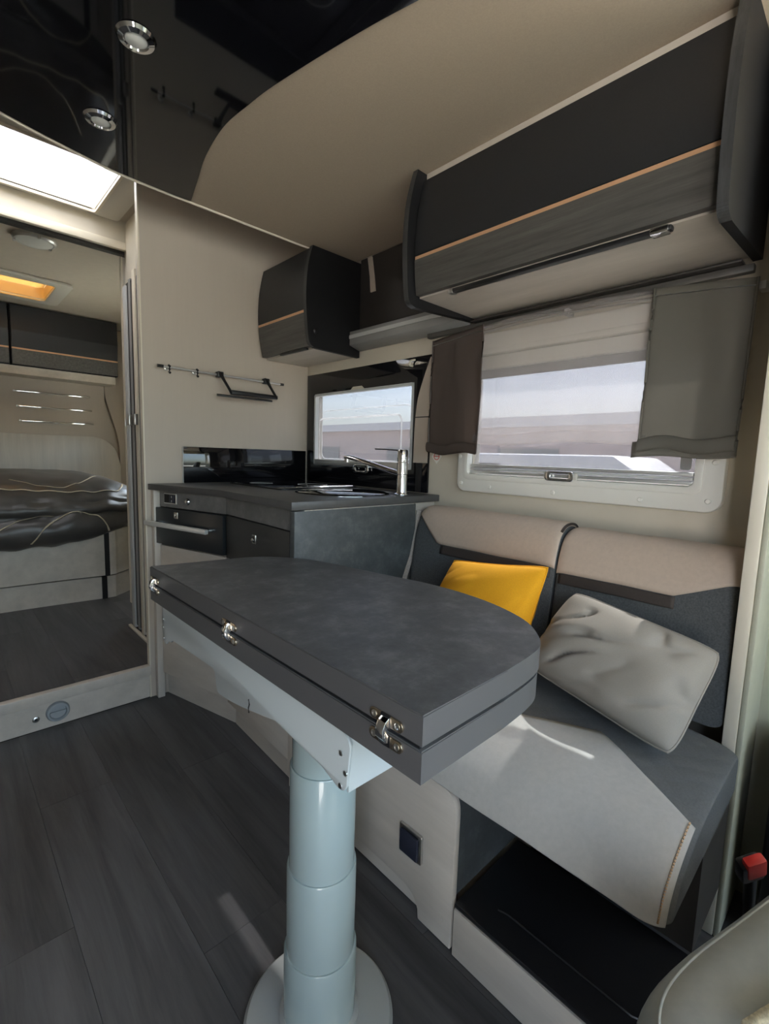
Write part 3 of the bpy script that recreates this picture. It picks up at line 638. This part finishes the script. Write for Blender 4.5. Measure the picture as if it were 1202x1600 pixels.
box('blind_box', (XW-.018, DW[0]+.003, 1.355), (XW+.008, DW[2]-.003, 1.398), 'white', o, bev=.004)
box('blind_hem', (XW-.004, DW[0]+.006, 1.326), (XW+.004, DW[2]-.006, 1.354), 'alupaint', o, bev=.002)
for y, z in ((1.05, .965), (.93, .958), (.70, .956), (.45, .956), (.295, .965), (.288, 1.06), (1.06, 1.06)): lathe('screw_cap', [(.007, 0), (.007, -.002), (.005, -.004)], (XW-.0215, y, z), 'white', o, 'x', 16)
frame('latch', rrect(.635, .992, .725, 1.022, .010), rrect(.650, .999, .710, 1.015, .006), 'x', XW-.032, XW-.018, 'chrome', o, bev=.002)
box('latch_mount', (XW-.026, .628, .996), (XW-.014, .642, 1.018), 'offwhite', o, bev=.003); box('latch_mount', (XW-.026, .718, .996), (XW-.014, .732, 1.018), 'offwhite', o, bev=.003)
prism('inner_pane_border', rrect(.345, 1.04, .37, 1.10, .006), 'x', XW+.004, XW+.009, 'alupaint', o)

# curtains on a thin wire
rd = thing('curtain_wire', 'thin steel curtain wire across the dinette window', 'curtain rod', (1.375, .72, 1.49))
wz = lambda y: 1.452+.029*(1-((y-.72)/.475)**2)
tube('wire', [(1.368, y, wz(y)) for y in [.238+k*.05 for k in range(19)]]+[(1.368, 1.19, wz(1.19))], .0022, 'steel', rd, 6)
for y, z in ((.234, 1.447), (.69, 1.476), (1.196, 1.450)): box('hook', (1.362, y-.007, z), (1.398, y+.007, z+.018), 'alu', rd, bev=.002)
def cloth(name, label, y0, y1, z0, m, seed, hang=.028, hem=.035, top=.02, skew=0, parts=True, kind='curtain', xoff=1.362):
    def f(u, v):
        y = y0+(y1-y0)*u; zt = wz(y)+top; z = zt+(z0-zt)*v
        y += skew*v
        n = noise.noise(Vector((y*9+seed, z*7, seed)))*.009+noise.noise(Vector((y*26, z*5+seed, 2)))*.003
        pl = .004*math.sin(y*38+seed)*(.3+v*.5)
        return Vector((xoff-abs(n)-.004+pl-.006*v, y, z+.004*math.sin(u*7+seed)*v))
    t = thing(name, label, kind, (xoff, (y0+y1)/2, z0))
    surf('fabric', f, 30, 44, m, t, .0012)
    def hemf(u, v):
        p = f(u, 1-.09*0); y = p.y; a = v*2*math.pi
        return Vector((p.x-.006+.008*math.cos(a), y, p.z+hem*.5+hem*.5*math.sin(a)+.003*math.sin(u*9+seed)))
    surf('rolled_hem', hemf, 24, 16, m, t)
    for e, u in (('side_seam', 0.0), ('side_seam', 1.0)):
        tube(e, [f(u, k/16)+Vector((-.002, 0, 0)) for k in range(17)], .003, m, t, 6)
    tube('stitched_channel', [f(k/12, .045)+Vector((-.0025, 0, 0)) for k in range(13)], .0012, 'steel' if m != 'sheer' else m, t, 6)
    return t
cloth('sheer_curtain', 'sheer white voile curtain between the two dark curtain panels', 0.985, .440, 1.104, 'sheer', 3.1, hem=.035, xoff=1.366)
cloth('brown_curtain', 'brown satin curtain panel beside the kitchen window', 1.186, .968, 1.068, 'curtain_brown', 8.4, xoff=1.357)
cc = cloth('taupe_curtain', 'dark taupe curtain panel at the post end of the dinette window', .450, .241, 1.084, 'curtain', 5.7, skew=.005, xoff=1.357)
def fold(u, v):
    return Vector((1.345-.004*math.sin(v*3)-.005*(v > .9), 0.470-.228*u, 1.108+.006*u-.040*v+.004*math.sin(u*6)))
surf('folded_hem', fold, 16, 8, 'curtain', cc, .003)

# ------------------------------------------------------------------ shelf and lockers on the side wall
s = thing('wall_shelf', 'grey aluminium edged shelf between the kitchen locker and the long locker', 'shelf', (1.36, 1.4, 1.52))
prism('front_rail', [(1.335, 1.522), (1.395, 1.505), (1.395, 1.585), (1.335, 1.578)], 'y', 1.055, 1.735, 'alupaint', s, bev=.002)
box('light_stripe', (1.332, 1.056, 1.548), (1.3352, 1.734, 1.563), 'alulight', s)
s2_ = thing('locker_valance', 'dark horizontal valance strip under the long locker above the window', 'valance', (1.38, .7, 1.5))
box('valance', (1.374, .255, 1.494), (1.396, 1.24, 1.512), 'graindark', s2_, bev=.003)
box('upper_strip', (1.352, .275, 1.5125), (1.396, 1.028, 1.5195), 'darkpanel', s2_, bev=.003)
struct(box('trim_niche_back', (1.386, 1.05, 1.588), (1.398, 1.648, ZD-.002), 'darkpanel'))
st = thing('hanging_strap', 'short beige strap hanging in the dark niche beside the kitchen locker', 'strap', (1.38, 1.58, 1.8))
prism('webbing', [(1.545, 1.735), (1.575, 1.735), (1.582, 1.80), (1.598, 1.878), (1.572, 1.878), (1.556, 1.80)], 'x', 1.379, 1.384, 'wallpanel', st)
def locker_profile(dx=0, dz=0):
    return [(1.392, 1.520), (1.10, 1.500)]+s2([(1.086, 1.500), (1.062, 1.508), (1.052, 1.530), (1.044, 1.60), (1.040, 1.68), (1.046, 1.77), (1.062, 1.84), (1.076, ZD-.002)], 4)+[(1.392, ZD-.002)]
def front(z): # door front x at height z
    t = (z-1.66)/.2
    return 1.068+.030*t*t
def locker(name, y0, y1, label, xo=0, z_lo=1.532, z_strip=1.632, z_top=1.858, far_side=True, near_mat='blackside', zshift=0):
    L = thing(name, label, 'cabinet', (1.2+xo, (y0+y1)/2, 1.5))
    pr = [(x+xo if x < 1.39 else x, z+zshift if z < ZD-.01 else z) for x, z in locker_profile()]
    fx = lambda z: front(z-zshift)+xo
    def flap(nm, za, zb, m, inset=0):
        zs = [za+(zb-za)*k/8 for k in range(9)]
        prism(nm, [(fx(z)+inset, z) for z in zs]+[(fx(z)+.018, z) for z in reversed(zs)], 'y', y0+.022, y1-.022, m, L, smooth=35)
    for nm, a, b in (('side_panel', y0, y0+.018), ('side_panel', y1-.018, y1)):
        q = prism(nm, pr, 'y', a, b, near_mat, L, smooth=35)
        # grained edge band round the front
        bm = bmesh.new()
        P_ = [p for p in pr if p[0] < 1.39]
        for (xa, za), (xb, zb) in zip(P_[:-1], P_[1:]):
            n = Vector((zb-za, xa-xb)).normalized()*.0015
            if n.x > 0: n = -n
            v = [bm.verts.new(c) for c in ((xa+n.x, a-.0005, za+n.y), (xb+n.x, a-.0005, zb+n.y), (xb+n.x, b+.0005, zb+n.y), (xa+n.x, b+.0005, za+n.y))]; bm.faces.new(v)
        obj('edge_band', bm, 'graindark_x', q, smooth=50)
    flap('upper_flap', z_strip+.008, z_top, 'anthra'); flap('copper_strip', z_strip-.002, z_strip+.007, 'copper', .002); flap('lower_flap', z_lo, z_strip-.003, 'graindark')
    box('bottom', (fx(z_lo)+.02, y0+.019, z_lo-.004), (1.385, y1-.019, z_lo+.006), 'lightwood', L)
    box('back_box', (fx(z_lo)+.06, y0+.019, z_lo+.007), (1.384, y1-.019, ZD-.01), 'blackside', L)
    return L, fx
L1, fx1 = locker('overhead_locker', .244, 1.048, 'long dark overhead locker with copper strip above the dinette window')
box('top_filler', (1.112, .263, 1.859), (1.122, 1.029, ZD-.001), 'lightwood', L1)
lb = thing('led_light_bar', 'slim black light bar under the long overhead locker', 'lamp', (1.13, .63, 1.52))
box('housing', (1.090, .345, 1.516), (1.110, .905, 1.5275), 'blackplastic', lb, bev=.004)
box('end_switch', (1.088, .350, 1.514), (1.112, .385, 1.5278), 'chrome', lb, bev=.003); box('end_cap', (1.088, .895, 1.514), (1.112, .910, 1.5278), 'steel', lb, bev=.003)
L2 = thing('kitchen_locker', 'dark overhead locker with copper strip above the hob on the partition', 'cabinet', (1.25, 1.85, 1.48))
sidep = [(1.392, 1.478), (1.17, 1.480)]+s2([(1.15, 1.482), (1.128, 1.50), (1.118, 1.56), (1.110, 1.68), (1.118, 1.79), (1.140, ZD-.014)], 4)+[(1.392, ZD-.014)]
q = prism('side_panel', sidep, 'y', 1.652, 1.670, 'blackside', L2, smooth=35)
bm = bmesh.new(); P_ = [p for p in sidep if p[0] < 1.39]
for (xa, za), (xb, zb) in zip(P_[1:-1], P_[2:]):
    v = [bm.verts.new(c) for c in ((xa-.0015, 1.651, za), (xb-.0015, 1.651, zb), (xb-.0015, 1.671, zb), (xa-.0015, 1.671, za))]; bm.faces.new(v)
obj('edge_band', bm, 'graindark_x', q, smooth=50)
lathe('cover_cap', [(.009, 0), (.009, -.002), (.006, -.004)], (1.155, 1.6515, 1.545), 'blackplastic', L2, 'y', 16)
kf = lambda z: 1.116+.028*((z-1.67)/.2)**2
def kflap(nm, za, zb, m, ins=0):
    zs = [za+(zb-za)*k/8 for k in range(9)]
    prism(nm, [(kf(z)+ins, z) for z in zs]+[(kf(z)+.02, z) for z in reversed(zs)], 'y', 1.672, YP-.012, m, L2, smooth=35)
kflap('upper_flap', 1.628, ZD-.016, 'anthra'); kflap('copper_strip', 1.617, 1.627, 'copper', .001); kflap('lower_flap', 1.488, 1.616, 'graindark')
box('bottom', (1.165, 1.672, 1.482), (1.385, YP-.004, 1.490), 'lightwood', L2); box('back_box', (1.20, 1.672, 1.491), (1.385, YP-.004, ZD-.016), 'blackside', L2)
box('finger_pull', (1.140, 1.70, 1.478), (1.158, 1.90, 1.487), 'blackplastic', L2, bev=.003)

# ------------------------------------------------------------------ dinette bench
bb = thing('bench_base', 'pale bench base with rounded front board and dark recessed box', 'bench', (1.08, .7, 0))
ft = [(1.184, .062), (1.184, .362), (.60, .362)]+s2([(.575, .362), (.553, .352), (.541, .335), (.538, .31)], 4)+[(.538, .002), (.632, .002)]+s2([(.634, .025), (.645, .045), (.67, .058), (.71, .062)], 4)
prism('front_board', ft, 'x', .745, .762, 'lightwood', bb, bev=.003)
box('plinth', (.768, .64, .002), (.79, 1.184, .07), 'lightwood', bb)
box('storage_box', (.80, .56, .002), (1.37, 1.184, .355), 'lightwood_v', bb)
box('recess_panel', (1.0, .16, .125), (1.37, .555, .350), 'darkpanel', bb)
box('end_board', (.7625, .541, .12), (1.0, .556, .355), 'concrete2', bb)
box('seat_board', (.78, .165, .356), (1.37, 1.183, .366), 'lightwood', bb)
sw = thing('light_switch', 'dark blue-grey square rocker switch on the bench front board', 'switch', (.745, .65, .175))
prism('frame', rrect(.622, .145, .690, .213, .004), 'x', .737, .7445, 'steel', sw, bev=.0015); prism('rocker', rrect(.629, .152, .683, .206, .003), 'x', .730, .737, 'navyplastic', sw, bev=.0015)
lathe('cover', [(.011, 0), (.011, -.001)], (.745, .568, .055), 'lightwood', bb, 'x', 20)
sc = thing('seat_cushion', 'grey quilted bench seat cushion with light grey leatherette front', 'cushion', (1.05, .66, .367))
SY0, SY1 = .150, 1.158
sprof = spline([(1.206, 0, .375), (1.206, 0, .46), (1.15, 0, .474), (1.0, 0, .476), (.90, 0, .468), (.83, 0, .452), (.785, 0, .428), (.755, 0, .395), (.742, 0, .368)], 8)
def sprf(t):
    t = max(0, min(1, t))*(len(sprof)-1); i = min(int(t), len(sprof)-2); return sprof[i].lerp(sprof[i+1], t-i)
def seatf(u, v, off=0):
    p = sprf(u); y = SY0+(SY1-SY0)*v
    e = min(1, min(y-SY0, SY1-y)/.045); k = (1-(1-e)**2)**.5 if e < 1 else 1
    c = Vector((1.0, 0, .40)); q = c+(Vector((p.x, 0, p.z))-c)*(.90+.10*k)
    q.z -= .012*max(0, (.40-y)/.25)**2*max(0, min(1, (q.z-.40)/.05)) if y < .40 else 0
    n = Vector((q.x-c.x, 0, (q.z-c.z)*3)).normalized()
    q = q+n*off
    return Vector((q.x, y, q.z+.003*noise.noise(Vector((q.x*9, y*9, 0)))))
def vdist(v): # finer rings at the ends
    return .5-.5*math.cos(math.pi*v)
surf('body', lambda u, v: seatf(u, vdist(v)), 64, 60, 'quilt', sc)
# closing end faces
for vv in (0, 1):
    bm = bmesh.new(); V = [bm.verts.new(seatf(k/48, vv)) for k in range(49)]; bm.faces.new(V); obj('end_face', bm, 'greyfab', sc)
def u_of_x(x):
    lo, hi = .15, 1.0
    for _ in range(30):
        m_ = (lo+hi)/2
        if sprf(m_).x > x: lo = m_
        else: hi = m_
    return lo
def bx_edge(y):
    if y > .36: return 1.005-(y-.36)*.42
    return 1.005-(.36-y)*.62
def panelf(u, v):
    y = SY0+.006+(SY1-SY0-.012)*v
    ua = u_of_x(max(.80, bx_edge(y))); return seatf(ua+(1-ua)*u, (y-SY0)/(SY1-SY0), .004)
surf('leatherette_front', lambda u, v: panelf(u, vdist(v)), 40, 60, 'greyleather', sc, .003)
bm = bmesh.new()
for k in range(34):
    a = panelf(k/34, .006); b = panelf((k+.6)/34, .006); addtube(bm, [a+Vector((-.002, .002, .004)), b+Vector((-.002, .002, .004))], .0016, 5)
obj('stitching', bm, 'stitch', sc)
tg = tag(sc.children[-1], kind='stuff')
# backrests
bprof = spline([(1.215, 0, .478), (1.222, 0, .55), (1.232, 0, .65), (1.245, 0, .75), (1.262, 0, .82), (1.285, 0, .858), (1.32, 0, .874), (1.365, 0, .870), (1.385, 0, .85)], 8)
def bprf(t):
    t = max(0, min(1, t))*(len(bprof)-1); i = min(int(t), len(bprof)-2); return bprof[i].lerp(bprof[i+1], t-i)
def t_of_z(z):
    lo, hi = 0, .75
    for _ in range(30):
        m_ = (lo+hi)/2
        if bprf(m_).z < z: lo = m_
        else: hi = m_
    return lo
def backrest(y0, y1, label, slope, drop=0, fold_edge=False):
    t = thing('backrest_cushion', label, 'cushion', (1.3, (y0+y1)/2, .478), 'bench backrest cushions')
    def bf(u, y, off=0):
        p = bprf(u); e = min(1, min(y-y0, y1-y)/.03); k = (1-(1-max(0, e))**2)**.5 if e < 1 else 1
        c = Vector((1.34, 0, .66)); q = c+(p-c)*(.93+.07*k)
        d = Vector((q.x-1.36, 0, (q.z-.66)*.35)).normalized()
        q = q+d*off
        return Vector((q.x, y, q.z-drop*min(1, max(0, (q.z-.48)/.3))+.002*noise.noise(Vector((u*6, y*10, 3)))))
    surf('body', lambda u, v: bf(u, y0+(y1-y0)*vdist(v)), 60, 48, 'greyfab', t)
    for yy in (y0, y1):
        bm = bmesh.new(); V = [bm.verts.new(bf(k/40, yy)) for k in range(41)]; bm.faces.new(V); obj('end_face', bm, 'greyfab', t)
    zlow = lambda y: .757+slope(y)
    surf('beige_top', lambda u, v: (lambda y: bf(t_of_z(zlow(y))+(1-t_of_z(zlow(y)))*u, y, .0035))(y0+.001+(y1-y0-.002)*vdist(v)), 36, 60, 'beigeleather', t, .003)
    sa, sb = (y0+.01, y1-.13) if slope(y1) > .02 else (y0+.12, y1-.01)
    surf('brown_band', lambda u, v: bf(t_of_z(.726)+(t_of_z(.755)-t_of_z(.726))*u, sa+(sb-sa)*v, .003), 8, 30, 'brown', t, .002)
    return t, bf
ba, bfa = backrest(.612, 1.150, 'bench backrest cushion behind the mustard pillow', lambda y: max(0, (y-1.035)*.85))
bbk, bfb = backrest(.190, .606, 'bench backrest cushion behind the taupe pillow, near the post', lambda y: max(0, (.315-y)*.42), .012)
tube('piped_edge', [bfa(.62+.38*k/14, .614, .008) for k in range(15)], .004, 'brown', ba, 8)

# pillows
def pillow(name, label, c00, c10, c11, c01, thick, m, seed, wr=.012, pinch=.06, rnd=.04):
    c00, c10, c11, c01 = map(Vector, (c00, c10, c11, c01))
    n = ((c10-c00)+(c11-c01)).cross((c01-c00)+(c11-c10)).normalized(); cen = (c00+c10+c11+c01)/4
    if n.x > 0: n = -n
    def half(sgn):
        def f(u, v):
            a, b = 2*u-1, 2*v-1
            rc = 1-rnd*(abs(a)**5)*(abs(b)**5); u, v = .5+.5*a*rc, .5+.5*b*rc
            p = c00.lerp(c10, u).lerp(c01.lerp(c11, u), v)
            # concave edges between the corners
            ex = pinch*(1-b*b)*(abs(a)**5)*(-1 if a > 0 else 1); ey = pinch*(1-a*a)*(abs(b)**5)*(-1 if b > 0 else 1)
            p = p+(c10-c00)*.5*ex+(c01-c00)*.5*ey
            h = (max(0, 1-a**2)*max(0, 1-b**2))**.42
            w_ = noise.noise(Vector((a*1.3+seed, b*1.3, seed)))
            # a few soft folds running across, strongest away from the rim
            q = .8*a+.6*b; r_ = -.6*a+.8*b
            fo = noise.noise(Vector((q*1.0+seed, r_*3.0, 7)))
            fd = max(0, 1-abs(fo)*5)**2*max(0, noise.noise(Vector((a*1.7, b*1.7+seed, 11)))+.25)
            return p+n*sgn*(thick*h*(1+.22*w_)-wr*fd*h**.5)
        return f
    t = thing(name, label, 'pillow', tuple(cen))
    surf('front_face', half(1), 48, 40, m, t); surf('back_face', half(-1), 30, 26, m, t)
    loop = [half(1)(k/30, 0) for k in range(31)]+[half(1)(1, k/30) for k in range(1, 31)]+[half(1)(1-k/30, 1) for k in range(1, 31)]+[half(1)(0, 1-k/30) for k in range(1, 30)]
    tube('edge_seam', loop+[loop[0]], .0028, m, t, 6)
    return t
pillow('mustard_pillow', 'mustard yellow cushion leaning on the bench backrest', (1.06, .955, .488), (1.07, .60, .492), (1.175, .588, .775), (1.178, .912, .735), .062, 'yellow', 2.3, .006)
pillow('taupe_pillow', 'large taupe grey pillow slumped on the bench seat beside the post', (1.10, .605, .520), (.998, .226, .490), (1.168, .192, .668), (1.155, .510, .730), .082, 'greypillow', 5.2, .038, .015, .06)

# ------------------------------------------------------------------ table
tb = thing('dinette_table', 'folding grey dinette table on a telescopic pedestal', 'table', (.465, .625, 0))
ZT = .75
out = [(.392, 1.284), (.399, .342)]+s2([(.585, .346), (.655, .351), (.705, .361), (.748, .388), (.800, .445), (.838, .54), (.852, .642), (.848, .74), (.832, .82), (.802, .98), (.772, 1.105), (.742, 1.158), (.71, 1.20), (.664, 1.232), (.595, 1.25)], 5)
outb = [(x-.004 if x > .45 else x, y) for x, y in out]
def leaf(nm, pts, z0, z1, topm):
    bm = bmesh.new(); addprism(bm, pts, 'z', z0, z1)
    es = [e for e in bm.edges if abs(e.verts[0].co.z-e.verts[1].co.z) < 1e-6]
    bmesh.ops.bevel(bm, geom=es, offset=.0018, segments=2, affect='EDGES')
    bmesh.ops.recalc_face_normals(bm, faces=bm.faces)
    me = bpy.data.meshes.new(nm); me.materials.append(M['tableedge']); me.materials.append(M[topm])
    for f in bm.faces:
        f.material_index = 1 if abs(f.normal.z) > .9 and f.calc_area() > .05 else 0
    bm.to_mesh(me); bm.free(); return link(nm, me, None, tb, 35)
leaf('upper_leaf', out, .7095, ZT, 'concrete'); leaf('lower_leaf', outb, .661, .7045, 'concrete')
prism('leaf_gap', [(.47+(x-.47)*.985 if x > .47 else x+.004, .8+(y-.8)*.985) for x, y in out], 'z', .7045, .7095, 'tablegap', tb)
def hinge(y):
    h = obj('hinge', B(((.390, y-.006, .692), (.393, y+.006, .722))), 'chrome', tb, bev=.0015)
    for k, zz in enumerate((.7205, .6935)):
        xx = .3965 if y < .6 else (.3935 if y < 1 else .3905)
        prism('hinge_plate', rrect(y-.030, zz-.0075, y+.030, zz+.0075, .0072, 6), 'x', xx-.0006, xx+.004, 'nickel', h, bev=.0006)
        for s_ in (-.021, .021): lathe('screw', [(.0046, 0), (.0046, -.0006), (.003, -.0012), (.0018, -.0003)], (xx-.0007, y+s_, zz), 'steel', h, 'x', 14)
        prism('hinge_slot', rrect(y-.009, zz-.0076, y+.009, zz+.0076, .001, 2), 'x', xx-.0009, xx+.001, 'blackplastic', h)
    xx = .3965 if y < .6 else (.3935 if y < 1 else .3905)
    prism('hinge_link', [(xx-.002, .7255), (xx-.008, .722), (xx-.0125, .712), (xx-.012, .702), (xx-.006, .694), (xx+.002, .690), (xx+.002, .7255)], 'y', y-.0075, y+.0065, 'chrome', h, bev=.001)
for y in (.402, .836, 1.248): hinge(y)
# slide bracket
bp = [(1.236, .635), (1.236, .575)]+[(1.226, .562), (1.212, .560), (1.196, .573), (1.178, .575), (1.165, .584), (.935, .596)]+s2([(.924, .590), (.918, .565), (.910, .552), (.885, .552), (.81, .563), (.68, .591)], 3)+[(.545, .578)]+s2([(.505, .566), (.492, .568), (.485, .578)], 3)+s2([(.479, .640), (.483, .650), (.495, .6575)], 3)+[(1.226, .6575), (1.233, .648)]
# keep the outline simple (remove near-duplicate points)
cl = []
for p in bp:
    if not cl or (Vector(p)-Vector(cl[-1])).length > .002: cl.append(p)
br = prism('slide_bracket', cl, 'x', .4035, .4085, 'bracket', tb, bev=.0012)
box('bracket_end', (.409, .486, .566), (.700, .490, .6605), 'bracket', tb)
box('bracket_top', (.409, .491, .652), (.700, 1.22, .6605), 'bracket', tb)
box('bracket_far_side', (.695, .491, .585), (.700, 1.22, .652), 'bracket', tb)
for y, z in ((.498, .624), (.487, .598), (.498, .573), (1.228, .622), (1.23, .60), (1.227, .572)): lathe('screw', [(.0042, 0), (.004, -.0015), (.0022, -.002)], (.4034, y, z), 'steel', br, 'x', 12)
tube('bracket_slot', [(.4030, .775, .592), (.4030, .772, .583), (.4030, .776, .574), (.4030, .774, .566)], .0014, 'blackplastic', br, 6)
cx, cy = .467, .625
lathe('column_section', [(.054, .50), (.054, .651)], (cx, cy, 0), 'tableleg', tb, n=64)
for r, z0, z1 in ((.058, .30, .520), (.062, .14, .330), (.066, .021, .166)):
    lathe('column_section', [(r, z0), (r, z1-.003), (r-.0015, z1), (r-.0035, z1)], (cx, cy, 0), 'tableleg', tb, n=64)
lathe('base_plate', [(.138, .0005), (.138, .010), (.132, .017), (.118, .0205), (.08, .021), (.03, .021)], (cx, cy, 0), 'tbase', tb, n=72)
lathe('base_collar', [(.073, .021), (.073, .028), (.0665, .036)], (cx, cy, 0), 'tbase', tb, n=64)

# ------------------------------------------------------------------ cab step, post, cab seat
stp = thing('step_box', 'black topped step box under the bench overhang', 'step', (.9, .3, 0))
box('body', (.742, -.40, .001), (.99, .530, .110), 'lightwood', stp, bev=.002)
box('top_mat', (.744, -.40, .1105), (.998, .531, .122), 'blackplastic', stp, bev=.004)
tube('moulded_ridge', [(.80, .46, .1225)]+[(.805+.0*k, .44-.03*k, .1235) for k in range(9)]+[(.82, .17, .1225)], .0025, 'blackplastic', stp, 6)
struct(box('trim_post', (1.212, .161, 0.002), (XW-.001, .186, 2.0), 'creamtrim', bev=.002))
struct(box('trim_cab_pillar', (1.2135, .150, 0.002), (XW-.001, .1605, 2.0), 'cabwall', bev=.003))
struct(box('trim_belt_pillar', (1.25, .0, 0.002), (XW-.001, .10, .48), 'blackplastic', bev=.02))

cs = thing('cab_seat', 'rounded green-grey leatherette cab seat at the lower right corner', 'seat', (.75, -.15, 0))
def seat_s(u, v, off=0):
    # superellipsoid cushion
    a = 2*math.pi*u; b = math.pi*(v-.5)
    se = lambda w, e: math.copysign(abs(w)**e, w)
    X = se(math.cos(b), .45)*se(math.cos(a), .42); Y = se(math.cos(b), .45)*se(math.sin(a), .42); Z = se(math.sin(b), .55)
    x, y = X*(.275+off), Y*(.29+off)
    dz = .018*max(0, X)*(1 if Z > 0 else 0)+.006*noise.noise(Vector((X*2, Y*2, 0)))
    ang = -.30
    xr, yr = x*math.cos(ang)-y*math.sin(ang), x*math.sin(ang)+y*math.cos(ang)
    return Vector((.628+xr, -.198+yr, .424+Z*(.095+off)+dz))
surf('cushion', lambda u, v: seat_s(u, v), 72, 40, 'cabseat', cs)
tube('piping', [seat_s(k/80, .665, .0) for k in range(81)], .0018, 'cabseat', cs, 8)
tube('piping', [seat_s(k/80, .40, .002) for k in range(81)], .003, 'cabseat', cs, 8)
box('pedestal', (.50, -.38, .005), (.735, -.06, .315), 'blackplastic', cs, bev=.02)
def back_s(u, v):
    a = 2*math.pi*u; b = math.pi*(v-.5); se = lambda w, e: math.copysign(abs(w)**e, w)
    X = se(math.cos(b), .45)*se(math.cos(a), .45); Y = se(math.cos(b), .45)*se(math.sin(a), .5); Z = se(math.sin(b), .5)
    return Vector((1.0+Y*.06+Z*.05, -.30+X*.22, .78+Z*.32))
surf('backrest', back_s, 48, 32, 'cabseat', cs)
kc = thing('knitted_cloth', 'cream knitted cloth on the cab seat at the bottom corner', 'cloth', (.58, -.02, .52))
def cloth_top(u, v):
    x = .525+.20*u; y = .040-.20*v-.08*u
    return Vector((x, y, .5285+.003*noise.noise(Vector((x*40, y*40, 0)))+.010*(x-.53)))
surf('fabric', cloth_top, 24, 24, 'knit', kc, .006)
bk = thing('belt_buckle', 'red seat belt buckle on a dark stalk beside the cab seat', 'buckle', (.93, .095, .36))
bm = bmesh.new(); addbox(bm, (-.016, -.008, -.024), (.016, .008, .024))
mt = Matrix.Translation((.925, .080, .412)) @ Matrix.Rotation(-.55, 4, 'Y') @ Matrix.Rotation(-.7, 4, 'Z')
bmesh.ops.transform(bm, matrix=mt, verts=bm.verts); obj('push_button', bm, 'red', bk, bev=.004)
bm = bmesh.new(); addbox(bm, (-.019, -.010, -.034), (.019, .011, .018)); bmesh.ops.transform(bm, matrix=Matrix.Translation((.004, .006, -.006)) @ mt, verts=bm.verts)
obj('housing', bm, 'blackplastic', bk, bev=.005)
tube('stalk', [(.945, .085, .385), (.965, .085, .32), (.985, .08, .20), (.975, .07, .123)], .009, 'blackplastic', bk, 8)

# ------------------------------------------------------------------ outside
struct(box('ground_outside', (-40, -40, -.62), (60, 60, -.60), 'ground'))
bw = thing('neighbour_building', 'pinkish low building seen through the side windows', 'building', (9, 3, -.6))
box('wall', (9.0, -10, -.6), (9.4, 22, 1.75), 'pinkwall', bw); box('roof_edge', (8.8, -10, 1.75), (9.6, 22, 1.95), 'vanwhite', bw); box('base_band', (8.97, -10, -.6), (9.0, 22, .15), 'ground', bw)
for y in (4.5, 8, 11.5): box('window', (8.97, y, .5), (9.0, y+1.4, 1.3), 'alupaint', bw)
vn = thing('parked_van', 'white parked van seen low through the side windows', 'van', (6, 2, -.6))
pts = [(2.0, -.15), (2.0, .95), (2.3, 1.15), (4.6, 1.15), (5.3, .55), (6.3, .40), (6.45, -.15)]
prism('body', pts, 'x', 6.0, 7.6, 'vanwhite', vn, bev=.05); prism('side_glass', [(3.9, .55), (3.9, 1.0), (4.5, 1.0), (4.95, .55)], 'x', 5.985, 6.0, 'blackglass', vn)
for y in (2.7, 5.6): lathe('wheel', [(.33, 0), (.33, .2), (.2, .2)], (5.98, y, -.27), 'rubber', vn, 'x', 28)
